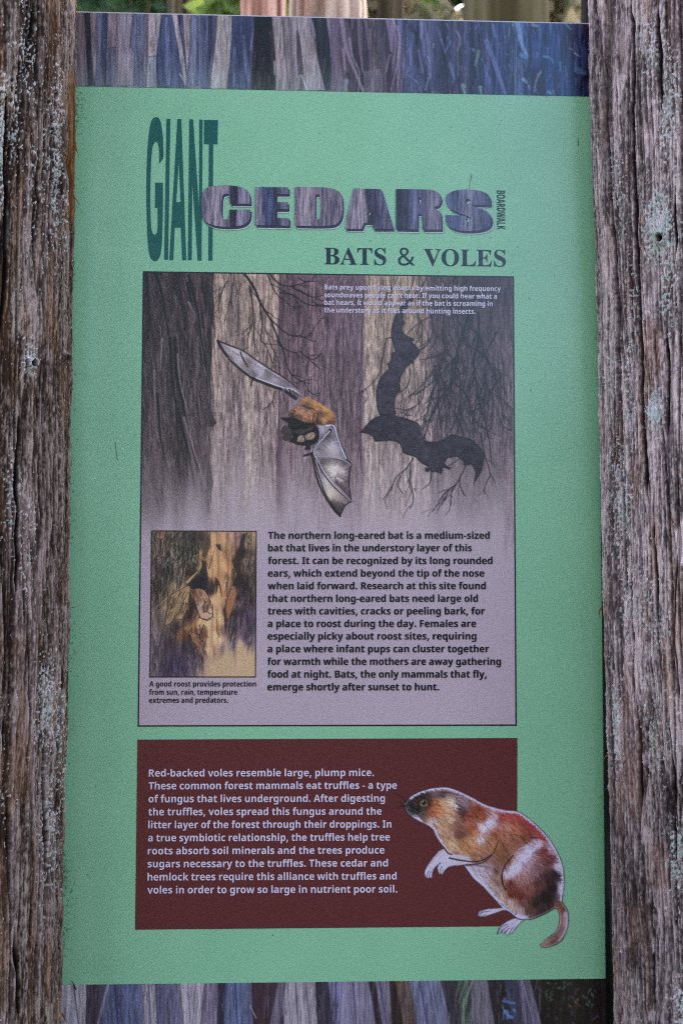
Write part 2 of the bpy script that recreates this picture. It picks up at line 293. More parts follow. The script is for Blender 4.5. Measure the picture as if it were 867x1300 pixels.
# letter outlines (left handle, point, right handle; 1000 units per em)
FONT = json.loads(r'''{"sans":{" ":[175,[]],"'":[159,[[[71,306,55,306,49,364],[42,422,37,480,65,480],[94,480,122,480,117,422],[111,364,104,306,88,306]]]],",":[192,[[[35,-120,16,-120,24,-89],[33,-55,42,-19,50,18],[57,50,61,78,89,78],[118,78,146,78,149,74],[150,72,153,70,145,41],[134,10,119,-25,104,-59],[89,-90,74,-120,55,-120]]]],"-":[222,[[[83,141,26,141,26,166],[26,194,26,219,83,219],[139,219,196,219,196,194],[196,166,196,141,139,141]]]],".":[192,[[[110,-9,95,-9,80,-9],[69,-5,57,4,47,14],[41,29,41,50,41,72],[47,86,57,95,69,104],[80,108,95,108,110,108],[123,104,134,95,144,86],[151,72,151,50,151,29],[144,14,134,4,123,-5]]]],"A":[463,[[[36,0,0,0,56,161],[113,321,169,482,211,482],[252,482,293,482,350,321],[407,161,463,0,427,0],[390,0,354,0,342,38],[331,76,319,114,261,114],[203,114,144,114,133,76],[121,38,109,0,73,0]],[[181,237,170,199,212,199],[253,199,295,199,283,237],[271,274,259,311,257,319],[254,328,251,340,247,351],[244,363,240,375,237,388],[234,398,232,407,229,398],[226,387,223,374,219,361],[215,348,212,336,209,324],[206,316,204,311,193,274]]]],"B":[451,[[[120,0,60,0,60,160],[60,320,60,480,110,480],[160,480,210,480,274,480],[322,471,355,453,387,435],[404,403,404,358,404,331],[397,308,384,289,372,270],[353,259,330,255,330,253],[330,252,330,251,346,248],[360,242,373,234,386,226],[397,215,404,199,412,184],[416,164,416,139,416,96],[400,62,369,37,337,12],[294,0,240,0,180,0]],[[162,325,162,289,182,289],[201,289,221,289,251,289],[271,294,282,304,294,313],[300,327,300,345,300,363],[293,376,279,384,266,392],[245,396,216,396,198,396],[180,396,162,396,162,361]],[[162,126,162,84,184,84],[206,84,228,84,259,84],[280,90,292,102,304,114],[310,129,310,149,310,167],[304,181,292,192,279,203],[257,209,225,209,204,209],[183,209,162,209,162,167]]]],"D":[497,[[[106,0,60,0,60,160],[60,320,60,480,111,480],[161,480,211,480,261,480],[305,471,342,453,378,435],[407,408,427,374,448,339],[458,296,458,244,458,163],[435,102,389,61,343,20],[279,0,196,0,151,0]],[[162,188,162,84,176,84],[191,84,206,84,304,84],[353,137,353,242,353,295],[341,334,318,359,294,384],[261,396,216,396,198,396],[180,396,162,396,162,292]]]],"F":[369,[[[94,0,60,0,60,160],[60,320,60,480,152,480],[244,480,335,480,335,452],[335,424,335,396,277,396],[219,396,161,396,161,355],[161,314,161,273,215,273],[269,273,323,273,323,245],[323,217,323,189,269,189],[215,189,161,189,161,126],[161,63,161,0,127,0]]]],"I":[261,[[[94,0,21,0,21,19],[21,39,21,58,41,67],[60,76,80,85,80,188],[80,291,80,395,60,404],[41,413,21,422,21,441],[21,460,21,480,94,480],[167,480,240,480,240,460],[240,441,240,422,220,413],[201,404,181,395,181,291],[181,188,181,85,201,76],[220,67,240,58,240,39],[240,19,240,0,167,0]]]],"K":[446,[[[94,0,60,0,60,160],[60,320,60,480,94,480],[128,480,162,480,162,406],[162,333,162,260,168,269],[175,279,181,288,188,298],[195,307,202,316,245,371],[289,425,332,480,369,480],[407,480,445,480,389,409],[333,338,277,267,334,178],[390,89,446,0,407,0],[369,0,330,0,289,67],[247,135,205,202,191,192],[176,182,162,171,162,114],[162,57,162,0,128,0]]]],"L":[379,[[[159,0,60,0,60,160],[60,320,60,480,94,480],[128,480,162,480,162,348],[162,216,162,84,227,84],[292,84,357,84,357,56],[357,28,357,0,258,0]]]],"O":[535,[[[320,-7,267,-7,215,-7],[172,4,139,24,105,45],[80,74,63,111,47,148],[39,191,39,241,39,291],[47,334,63,371,80,407],[105,436,139,456,172,477],[216,487,268,487,320,487],[363,477,396,456,430,436],[455,407,471,370,487,333],[496,290,496,240,496,191],[487,147,471,110,455,74],[430,45,396,24,363,4]],[[225,79,267,79,311,79],[342,93,361,122,379,151],[389,190,389,240,389,291],[379,331,361,359,342,388],[311,402,268,402,225,402],[194,388,175,359,155,331],[146,291,146,240,146,190],[155,151,175,122,194,93]]]],"R":[443,[[[94,0,60,0,60,160],[60,320,60,480,107,480],[154,480,200,480,266,480],[314,468,345,444,376,420],[392,384,392,336,392,314],[387,295,379,278,371,262],[360,248,346,237,333,225],[318,216,302,209,349,139],[396,70,443,0,406,0],[368,0,330,0,292,61],[254,123,216,184,198,184],[180,184,162,184,162,123],[162,61,162,0,128,0]],[[162,310,162,267,173,267],[184,267,195,267,228,267],[252,272,267,283,282,295],[289,311,289,333,289,356],[281,372,266,382,250,391],[226,396,193,396,182,396],[172,396,162,396,162,353]]]],"T":[389,[[[178,0,144,0,144,132],[144,263,144,395,100,395],[57,395,13,395,13,423],[13,451,13,480,134,480],[255,480,375,480,375,451],[375,423,375,395,332,395],[289,395,245,395,245,263],[245,132,245,0,211,0]]]],"W":[649,[[[161,0,122,0,81,160],[41,320,0,480,33,480],[67,480,100,480,120,392],[141,305,161,218,164,207],[167,194,170,179,173,163],[176,147,179,132,181,116],[183,103,185,92,186,103],[188,117,191,132,193,147],[196,162,199,177,203,192],[205,203,207,211,230,300],[253,390,277,480,309,480],[341,480,373,480,396,390],[419,300,443,211,445,203],[447,192,450,177,453,163],[456,147,459,132,461,116],[463,103,465,92,466,103],[468,117,471,132,473,147],[476,163,480,179,483,194],[486,207,488,218,509,305],[529,392,549,480,583,480],[616,480,649,480,609,320],[568,160,527,0,489,0],[450,0,412,0,390,84],[368,168,347,252,345,257],[344,264,342,274,339,284],[337,295,335,306,332,318],[330,329,328,339,327,350],[325,358,324,364,324,358],[323,350,321,339,319,329],[317,318,314,307,312,295],[310,284,308,274,305,264],[304,257,302,251,281,167],[259,84,238,0,199,0]]]],"a":[406,[[[172,-7,142,-7,109,-7],[82,3,60,22,39,41],[28,70,28,109,28,148],[42,177,69,196,96,214],[137,225,192,226,213,227],[235,228,256,228,256,234],[256,239,256,244,256,264],[251,278,241,287,231,296],[217,300,199,300,181,300],[163,298,146,292,129,287],[112,281,95,273,84,296],[73,319,62,341,82,351],[104,360,128,365,152,371],[177,374,203,374,252,374],[290,363,316,342,342,321],[355,288,355,244,355,163],[355,81,355,0,332,0],[309,0,285,0,279,17],[272,33,266,50,265,50],[264,50,263,50,248,30],[231,16,214,7,196,-2]],[[165,66,179,66,201,66],[219,73,234,86,248,98],[256,116,256,140,256,150],[256,160,256,170,243,169],[230,169,217,169,185,168],[162,162,150,151,137,140],[131,126,131,109,131,94],[135,83,144,76,153,70]]]],"b":[425,[[[296,-7,254,-7,227,-7],[206,-2,190,8,175,17],[162,28,152,40,150,40],[148,40,146,40,140,27],[135,13,129,0,103,0],[78,0,52,0,52,170],[52,340,52,510,86,510],[119,510,152,510,152,471],[152,431,152,392,152,378],[152,364,151,351,150,337],[149,327,148,319,150,319],[151,319,152,319,162,334],[176,347,192,358,209,368],[230,373,257,373,298,373],[331,357,357,325,382,293],[395,246,395,184,395,121],[382,74,356,42,330,9]],[[198,75,226,75,246,75],[263,84,275,103,287,122],[293,150,293,185,293,221],[287,248,274,266,262,284],[245,293,224,293,198,293],[180,285,170,269,159,253],[153,229,152,195,152,192],[152,188,152,185,152,149],[158,122,168,103,179,84]]]],"c":[345,[[[227,-7,201,-7,147,-7],[105,8,75,39,45,69],[30,116,30,181,30,226],[38,263,53,291,68,319],[89,340,117,353,144,367],[175,373,210,373,235,373],[257,371,276,366,294,361],[310,355,324,349,315,323],[305,297,295,271,279,278],[264,283,251,287,237,291],[224,293,210,293,158,293],[132,256,132,182,132,145],[139,118,153,101,166,83],[186,75,210,75,231,75],[250,77,266,83,282,89],[298,96,313,106,313,78],[313,49,313,21,298,11],[282,4,265,0,248,-5]]]],"d":[425,[[[195,-7,169,-7,128,-7],[95,9,69,41,43,73],[30,120,30,183,30,245],[43,293,69,325,95,357],[129,373,171,373,198,373],[219,368,236,358,253,348],[267,335,277,320,278,320],[279,320,280,320,279,327],[277,337,275,351,274,365],[273,379,273,393,273,432],[273,471,273,510,306,510],[339,510,373,510,373,340],[373,170,373,0,347,0],[322,0,296,0,290,16],[283,32,277,48,275,48],[274,48,273,48,263,32],[250,20,233,9,216,-1]],[[181,73,203,73,231,73],[251,81,262,98,273,114],[279,139,279,171,279,175],[279,178,279,182,279,218],[274,245,263,264,252,283],[232,292,202,292,180,292],[163,283,150,264,138,245],[132,217,132,181,132,146],[138,119,150,100,163,82]]]],"e":[397,[[[246,-7,218,-7,182,-7],[149,0,121,14,93,27],[71,48,54,76,38,104],[30,139,30,181,30,224],[37,259,52,288,67,316],[87,338,113,352,139,366],[169,373,203,373,254,373],[294,359,324,330,353,301],[368,260,368,207,368,191],[368,175,368,158,289,158],[210,158,132,158,133,130],[141,108,157,92,173,76],[195,68,223,68,247,68],[268,70,287,75,307,80],[327,87,347,97,347,71],[347,45,347,19,329,11],[310,4,290,0,271,-5]],[[136,251,134,225,180,225],[227,225,274,225,274,247],[268,266,257,280,245,295],[228,302,204,302,185,302],[169,296,156,283,143,271]]]],"f":[260,[[[102,0,69,0,69,97],[69,194,69,291,50,291],[32,291,13,291,13,308],[13,324,13,340,32,349],[50,358,69,367,69,376],[69,385,69,394,69,425],[74,449,84,466,95,484],[110,496,129,503,149,510],[172,514,198,514,218,514],[236,512,252,509,267,506],[280,502,290,498,282,474],[273,450,265,425,257,427],[249,429,240,431,231,434],[221,435,209,435,195,435],[185,430,178,422,172,413],[169,403,169,390,169,382],[169,374,169,367,197,367],[226,367,255,367,255,342],[255,317,255,291,226,291],[197,291,169,291,169,194],[169,97,169,0,135,0]]]],"g":[425,[[[250,-161,189,-161,163,-161],[139,-160,117,-156,95,-153],[73,-148,52,-140,52,-113],[52,-86,52,-60,98,-79],[145,-88,195,-88,247,-88],[273,-60,273,-5,273,-2],[273,0,273,3,273,10],[273,18,274,26,274,34],[275,41,275,48,274,48],[274,48,273,48,260,28],[245,15,228,6,210,-2],[191,-7,169,-7,125,-7],[91,10,67,43,42,77],[30,123,30,183,30,243],[43,289,68,323,93,357],[127,373,171,373,216,373],[252,355,277,320,278,320],[279,320,280,320,283,335],[285,351,288,367,316,367],[345,367,373,367,373,244],[373,122,373,-1,373,-53],[357,-93,326,-120,296,-148]],[[156,72,204,72,230,72],[249,79,261,94,273,108],[279,134,279,170,279,174],[279,178,279,182,279,221],[273,250,261,267,249,284],[230,292,203,292,156,292],[132,255,132,181,132,108]]]],"h":[441,[[[86,0,52,0,52,170],[52,340,52,510,86,510],[119,510,152,510,152,476],[152,441,152,406,152,388],[152,371,151,355,150,338],[149,326,148,320,150,320],[151,320,153,320,165,338],[180,352,198,361,216,369],[237,373,259,373,299,373],[331,363,355,342,379,320],[391,286,391,239,391,159],[391,80,391,0,358,0],[324,0,291,0,291,71],[291,143,291,214,291,267],[271,293,232,293,202,293],[181,283,170,262,158,241],[152,212,152,173,152,115],[152,58,152,0,119,0]]]],"i":[205,[[[118,412,103,412,88,412],[75,416,64,423,54,430],[48,443,48,461,48,480],[54,493,64,500,75,507],[88,510,103,510,118,510],[130,507,141,500,152,493],[157,480,157,461,157,443],[152,430,141,423,130,416]],[[86,0,52,0,52,122],[52,244,52,367,86,367],[119,367,152,367,152,244],[152,122,152,0,119,0]]]],"k":[416,[[[86,0,52,0,52,170],[52,340,52,510,86,510],[119,510,152,510,152,434],[152,358,152,282,152,268],[152,254,151,241,150,227],[148,213,147,199,148,199],[148,199,148,199,155,209],[162,218,169,228,176,238],[184,247,192,255,226,292],[261,330,295,367,332,367],[370,367,408,367,359,314],[310,261,262,208,313,138],[365,69,416,0,378,0],[339,0,301,0,266,49],[231,99,195,148,181,137],[167,126,152,114,152,76],[152,38,152,0,119,0]]]],"l":[205,[[[86,0,52,0,52,170],[52,340,52,510,86,510],[119,510,152,510,152,340],[152,170,152,0,119,0]]]],"m":[660,[[[86,0,52,0,52,122],[52,244,52,367,78,367],[103,367,129,367,133,351],[138,335,142,320,144,320],[146,320,148,320,159,338],[174,352,194,361,213,369],[233,373,255,373,281,373],[304,369,323,360,342,352],[356,338,366,320,369,320],[372,320,375,320,386,338],[401,352,421,361,441,369],[462,373,483,373,525,373],[556,363,577,342,599,320],[609,286,609,239,609,159],[609,80,609,0,576,0],[542,0,509,0,509,71],[509,143,509,214,509,267],[491,293,454,293,428,293],[409,284,398,265,386,246],[381,219,381,184,381,123],[381,61,381,0,347,0],[314,0,281,0,281,71],[281,143,281,214,281,267],[262,293,226,293,198,293],[179,283,168,262,158,241],[152,212,152,173,152,115],[152,58,152,0,119,0]]]],"n":[441,[[[86,0,52,0,52,122],[52,244,52,367,78,367],[103,367,129,367,133,351],[138,335,142,320,144,320],[146,320,148,320,159,338],[175,352,196,361,216,369],[238,373,261,373,300,373],[332,363,355,342,379,320],[391,286,391,239,391,159],[391,80,391,0,358,0],[324,0,291,0,291,71],[291,143,291,214,291,241],[286,260,277,274,267,287],[252,293,232,293,201,293],[180,283,169,262,158,241],[152,212,152,173,152,115],[152,58,152,0,119,0]]]],"o":[416,[[[262,-7,207,-7,173,-7],[142,1,116,15,89,30],[68,52,53,80,38,109],[30,143,30,184,30,245],[46,292,78,324,110,357],[153,373,209,373,243,373],[274,366,300,351,327,336],[347,315,363,287,378,259],[385,225,385,184,385,123],[369,76,337,43,305,10]],[[181,74,208,74,235,74],[254,83,266,102,277,120],[283,148,283,184,283,220],[277,247,266,266,254,284],[234,293,208,293,181,293],[162,284,150,266,138,247],[132,220,132,184,132,148],[138,120,150,102,162,83]]]],"p":[425,[[[86,-161,52,-161,52,15],[52,191,52,367,79,367],[107,367,134,367,138,351],[143,335,148,319,149,319],[151,319,152,319,162,334],[176,347,192,357,209,368],[230,373,257,373,298,373],[331,357,357,325,382,293],[395,246,395,184,395,122],[382,74,355,42,329,10],[295,-7,254,-7,227,-7],[206,-2,191,8,175,17],[162,28,152,40,151,40],[149,40,147,40,151,21],[152,4,152,-13,152,-63],[152,-112,152,-161,119,-161]],[[198,75,226,75,248,75],[265,84,276,103,287,122],[293,150,293,185,293,257],[270,293,224,293,198,293],[180,285,170,269,159,253],[153,229,152,195,152,192],[152,188,152,185,152,149],[158,122,168,103,179,84]]]],"q":[425,[[[306,-161,273,-161,273,-110],[273,-59,273,-7,273,11],[274,30,277,48,275,48],[274,48,273,48,263,32],[250,20,234,9,217,-1],[195,-7,169,-7,127,-7],[94,9,69,41,43,73],[30,120,30,183,30,245],[43,293,69,325,95,357],[129,373,171,373,197,373],[219,368,236,358,253,348],[266,335,277,320,278,320],[278,320,279,320,282,335],[285,351,288,367,316,367],[345,367,373,367,373,191],[373,15,373,-161,339,-161]],[[156,72,204,72,232,72],[251,80,262,96,273,113],[279,137,279,170,279,174],[279,178,279,182,279,218],[274,245,263,264,252,283],[232,292,203,292,179,292],[161,283,150,264,138,245],[132,217,132,181,132,108]]]],"r":[305,[[[86,0,52,0,52,122],[52,244,52,367,78,367],[103,367,128,367,133,346],[138,325,143,305,145,305],[146,305,148,305,158,324],[173,340,192,353,211,367],[233,373,257,373,262,373],[268,373,275,373,281,372],[287,372,291,371,288,339],[286,308,283,277,280,278],[276,278,270,279,264,280],[258,280,254,280,237,280],[221,277,205,271,189,265],[177,255,167,242,157,228],[152,210,152,187,152,124],[152,62,152,0,119,0]]]],"s":[334,[[[204,-7,152,-7,126,-7],[104,-5,86,-2,68,2],[49,7,31,15,31,42],[31,70,31,97,51,88],[72,81,95,75,118,69],[138,66,155,66,175,66],[189,69,197,75,205,81],[210,89,210,98,210,104],[208,110,204,115,201,120],[194,125,183,132,171,138],[154,146,130,156,107,166],[89,175,74,185,59,195],[48,206,41,220,34,234],[30,251,30,271,30,305],[43,331,70,348,96,365],[131,373,175,373,198,373],[220,371,240,367,261,362],[282,355,304,345,294,321],[284,297,274,273,256,280],[239,287,223,292,207,297],[191,300,174,300,144,300],[130,291,130,275,130,270],[132,264,135,260,139,255],[147,250,157,244,168,239],[185,232,206,223,227,214],[245,206,261,196,276,187],[288,176,296,162,304,149],[308,131,308,109,308,72],[295,43,269,23,243,3]]]],"t":[291,[[[197,-7,178,-7,156,-7],[136,-3,119,4,102,11],[88,24,78,41,68,59],[63,84,63,115,63,174],[63,233,63,291,47,291],[31,291,15,291,15,306],[15,320,15,334,34,345],[52,356,71,367,80,393],[90,419,99,445,121,445],[142,445,163,445,163,419],[163,393,163,367,197,367],[232,367,266,367,266,342],[266,317,266,291,232,291],[197,291,163,291,163,233],[163,174,163,115,163,101],[167,91,175,84,183,77],[194,73,207,73,218,73],[229,74,239,77,249,79],[260,81,270,85,270,60],[270,35,270,10,259,6],[246,2,230,-2,214,-5]]]],"u":[441,[[[203,-7,181,-7,141,-7],[110,4,86,25,62,46],[50,81,50,128,50,207],[50,287,50,367,84,367],[117,367,150,367,150,295],[150,224,150,152,150,126],[155,107,165,93,174,80],[189,73,210,73,240,73],[261,84,272,104,283,125],[289,155,289,194,289,252],[289,309,289,367,322,367],[355,367,389,367,389,244],[389,122,389,0,363,0],[338,0,312,0,308,16],[303,31,299,47,297,47],[295,47,293,47,282,28],[266,15,245,6,225,-2]]]],"v":[382,[[[174,0,140,0,93,122],[47,244,0,367,35,367],[70,367,105,367,128,297],[152,227,175,158,179,145],[183,132,185,119,187,105],[189,93,189,83,190,83],[191,83,192,83,193,107],[198,132,207,158,230,227],[254,297,277,367,312,367],[347,367,382,367,336,244],[289,122,242,0,208,0]]]],"w":[575,[[[147,0,111,0,76,122],[41,244,7,367,40,367],[73,367,106,367,120,313],[134,258,148,204,152,193],[154,180,157,164,159,148],[162,133,164,119,166,104],[168,92,169,84,169,84],[170,84,171,84,172,90],[173,99,174,109,175,120],[177,131,179,142,181,153],[183,163,184,172,186,181],[187,188,188,191,203,249],[218,308,233,367,270,367],[306,367,343,367,358,308],[372,249,386,191,388,184],[390,174,393,161,395,147],[397,133,399,118,401,104],[402,92,402,84,403,84],[404,84,405,84,406,92],[407,103,410,117,412,132],[414,147,417,163,420,179],[423,193,426,204,441,258],[456,313,470,367,503,367],[535,367,568,367,533,244],[498,122,463,0,426,0],[390,0,354,0,345,43],[335,86,326,128,324,136],[321,147,318,162,315,177],[311,193,307,211,303,228],[299,244,296,258,292,273],[289,283,288,290,287,290],[286,290,285,290,284,283],[282,273,278,258,275,244],[271,228,267,211,263,193],[259,177,256,162,252,147],[250,135,248,127,238,85],[228,42,218,0,182,0]]]],"x":[388,[[[41,0,3,0,45,62],[86,125,128,187,88,247],[49,307,9,367,47,367],[85,367,123,367,147,328],[170,289,194,250,218,289],[242,328,266,367,304,367],[342,367,379,367,340,307],[300,247,260,187,302,125],[343,62,385,0,347,0],[309,0,271,0,246,42],[220,84,194,126,168,84],[143,42,117,0,79,0]]]],"y":[382,[[[109,-161,74,-161,63,-161],[53,-161,45,-160,36,-158],[29,-157,23,-156,23,-129],[23,-103,23,-77,28,-77],[34,-78,41,-79,48,-80],[55,-81,62,-81,84,-81],[100,-74,112,-61,125,-49],[134,-33,140,-15,142,-9],[144,-3,146,3,97,124],[49,245,0,367,36,367],[73,367,109,367,133,298],[156,229,179,161,182,151],[185,140,187,130,188,119],[190,108,191,97,191,97],[192,97,193,97,194,108],[196,119,198,130,201,140],[204,151,207,161,229,229],[252,298,275,367,310,367],[346,367,382,367,330,229],[279,91,227,-47,213,-85],[193,-114,166,-133,140,-152]]]],"z":[328,[[[115,0,18,0,18,20],[18,39,18,59,75,136],[131,213,188,290,135,290],[81,290,28,290,28,316],[28,341,28,367,119,367],[210,367,302,367,302,345],[302,323,302,302,246,227],[191,152,136,77,193,77],[251,77,308,77,308,51],[308,26,308,0,211,0]]]]},"serif":{"B":[443,[[[90,0,16,0,16,6],[16,12,16,17,39,18],[54,23,62,32,71,41],[75,58,75,82,75,178],[75,273,75,369,75,388],[73,403,69,412,66,422],[60,429,51,433,43,437],[31,439,15,439,15,444],[15,450,15,455,84,455],[152,455,220,455,338,455],[396,420,396,351,396,296],[360,261,287,247,375,231],[418,192,418,132,418,90],[403,58,371,35,339,12],[295,0,238,0,164,0]],[[182,298,182,252,184,252],[186,252,188,252,224,252],[249,259,263,272,278,286],[285,310,285,345,285,376],[280,398,269,412,259,427],[241,434,216,434,201,434],[192,431,188,425,184,419],[182,407,182,391,182,345]],[[206,24,222,24,251,24],[271,32,283,49,295,66],[301,92,301,128,301,165],[293,192,277,208,261,223],[235,231,197,231,192,231],[187,231,182,231,182,176],[182,120,182,65,182,50],[185,39,190,33,196,27]]]],"A":[437,[[[37,0,-9,0,-9,6],[-9,12,-9,18,4,18],[15,22,24,30,32,38],[41,53,49,75,101,205],[154,336,206,466,212,466],[218,466,224,465,278,339],[331,213,384,87,394,62],[403,45,411,34,419,24],[429,18,443,18,443,12],[443,6,443,0,372,0],[300,0,229,0,229,6],[229,12,229,18,265,18],[283,27,283,46,283,52],[280,64,273,81,266,98],[259,115,253,132,203,132],[153,132,103,132,95,112],[87,91,79,71,77,67],[76,63,76,59,75,54],[75,51,75,48,75,28],[91,18,124,18,125,18],[126,18,128,18,128,12],[128,6,128,0,82,0]],[[135,213,113,161,156,161],[199,161,242,161,220,213],[198,266,177,319,156,266]]]],"T":[423,[[[171,0,92,0,92,6],[92,12,92,17,116,17],[133,22,142,31,151,40],[156,56,156,81,156,198],[156,316,156,433,154,433],[151,433,149,433,114,433],[86,423,65,403,45,383],[32,355,29,318,23,318],[17,318,11,318,11,364],[11,409,11,455,144,455],[277,455,410,455,410,409],[410,363,410,317,405,317],[399,317,394,317,386,394],[344,433,269,433,267,433],[265,433,263,433,263,316],[263,198,263,81,263,56],[268,39,276,30,285,22],[302,17,328,17,328,12],[328,6,328,0,249,0]]]],"S":[390,[[[49,-11,43,-11,43,45],[43,102,43,158,49,158],[56,158,62,158,73,109],[90,73,111,50,133,26],[162,15,197,15,222,15],[242,22,257,36,271,50],[279,68,279,89,279,119],[261,142,225,160,204,170],[183,180,163,191,124,210],[95,231,77,253,59,274],[50,301,50,332,50,359],[56,383,67,403,79,423],[95,438,115,449,136,460],[159,466,185,466,198,466],[213,465,229,461,246,458],[263,454,282,448,286,447],[289,446,291,446,294,445],[297,445,300,445,311,445],[318,452,320,466,327,466],[333,466,339,466,339,417],[339,368,339,319,334,319],[328,319,322,319,316,344],[306,366,293,385,281,404],[265,418,248,429,231,439],[213,445,194,445,171,445],[153,439,140,426,126,414],[120,399,120,380,120,363],[125,348,137,336,149,325],[166,314,189,303,210,293],[232,283,253,273,281,260],[302,247,317,233,333,219],[344,204,350,188,356,172],[359,154,359,133,359,104],[352,79,339,58,325,36],[306,20,281,8,256,-4],[226,-10,192,-10,181,-10],[170,-9,158,-8,147,-6],[136,-3,126,1,114,5],[105,8,98,9,91,11],[87,12,85,12,77,12],[72,10,69,7,66,4],[63,-2,61,-11,55,-11]]]],"V":[428,[[[218,-13,212,-13,156,118],[100,250,44,381,37,397],[30,410,22,420,15,430],[3,436,-14,439,-14,444],[-14,450,-14,455,61,455],[136,455,211,455,211,450],[211,444,211,439,190,439],[175,436,166,432,157,428],[152,420,152,410,152,403],[155,392,161,378,194,300],[226,221,259,143,288,221],[318,299,348,377,352,390],[355,400,355,409,355,420],[350,428,342,432,333,436],[319,438,299,439,299,444],[299,450,299,455,347,455],[394,455,442,455,442,450],[442,444,442,439,428,439],[417,435,408,427,400,420],[391,405,382,383,331,251],[281,119,230,-13,224,-13]]]],"O":[525,[[[295,-11,261,-11,227,-11],[197,-5,169,7,140,19],[116,36,94,58,73,79],[57,105,45,134,33,163],[28,194,28,228,28,261],[33,292,45,321,57,350],[73,376,95,397,116,419],[141,436,170,448,199,460],[231,466,265,466,298,466],[329,460,357,448,385,436],[410,420,431,399,452,377],[469,352,481,323,492,294],[498,262,498,228,498,194],[492,163,481,134,469,105],[452,79,430,58,409,36],[384,19,355,7,326,-5]],[[228,12,265,12,341,12],[379,84,379,228,379,298],[369,352,348,389,326,425],[297,443,260,443,183,443],[145,371,145,228,145,157],[156,104,177,67,199,30]]]],"L":[426,[[[144,0,15,0,15,6],[15,12,15,17,39,18],[54,23,62,32,71,40],[75,56,75,81,75,180],[75,279,75,379,75,401],[70,416,62,425,54,433],[39,438,16,439,16,444],[16,450,16,455,94,455],[172,455,250,455,250,450],[250,444,250,439,232,439],[218,437,208,434,198,431],[192,425,188,416,184,408],[182,395,182,379,182,280],[182,181,182,83,182,67],[183,55,185,47,188,39],[192,34,200,31,207,29],[218,28,234,28,266,28],[293,32,315,40,336,48],[355,61,370,80,385,98],[398,123,409,154,415,154],[421,154,427,154,419,103],[410,51,402,0,273,0]]]],"E":[442,[[[143,0,14,0,14,6],[14,11,14,17,38,17],[54,21,62,30,71,38],[75,54,75,78,75,175],[75,272,75,369,75,398],[71,417,62,425,53,434],[38,439,16,439,16,444],[16,450,16,455,144,455],[271,455,399,455,399,410],[399,365,399,320,394,320],[389,320,383,320,378,361],[364,390,340,406,317,422],[281,430,232,430,217,430],[207,430,200,428,193,427],[188,423,186,417,184,411],[183,401,183,388,183,341],[183,293,183,246,186,246],[190,246,193,246,223,246],[245,254,259,269,273,284],[283,310,288,345,293,345],[299,345,304,345,304,270],[304,194,304,118,299,118],[293,118,287,118,285,145],[280,166,273,181,266,197],[255,207,241,213,227,219],[208,222,185,222,184,222],[184,222,183,222,183,171],[183,119,183,67,183,51],[186,40,192,35,198,30],[211,28,230,28,263,28],[291,31,313,39,336,46],[355,58,371,75,386,92],[400,114,411,143,417,143],[424,143,430,143,421,95],[411,48,402,0,273,0]]]],"&":[492,[[[224,-7,187,-7,141,-7],[104,5,77,28,49,50],[36,83,36,125,36,159],[45,187,63,208,82,229],[107,248,139,266,125,282],[111,299,99,318,87,336],[81,358,81,382,81,415],[92,441,114,459,136,478],[166,487,204,487,240,487],[268,478,289,460,310,442],[320,416,320,383,320,355],[311,331,293,312,275,292],[252,274,224,258,268,216],[311,175,354,133,366,147],[375,163,382,181,390,199],[396,219,401,240,421,240],[441,240,461,240,454,211],[445,184,434,160,423,135],[409,114,392,95,425,64],[458,32,490,0,464,0],[437,0,410,0,391,19],[371,38,352,56,331,38],[307,22,281,11,255,-1]],[[172,309,188,293,214,308],[233,322,245,336,256,350],[262,366,262,383,262,400],[257,413,246,423,235,433],[221,439,202,439,183,439],[168,434,156,424,144,414],[138,400,138,383,138,367],[143,352,151,338,160,324]],[[161,46,189,46,217,46],[242,50,263,60,283,69],[300,80,314,93,268,139],[221,184,175,229,150,215],[132,200,118,185,104,171],[97,151,97,127,97,102],[106,83,122,68,139,53]]]]," ":[250,[]]}}''')
# ================================================================== THE SIGN
SX0, SX1, SY0, SY1 = -0.3340, 0.3096, -0.5995, 0.7600      # the panel, X right / Y down
sign = empty('sign_panel', (0, 0, ZC-SY1))
tag(sign, 'tall green nature sign about bats and voles, mounted between two weathered cedar posts', 'sign')

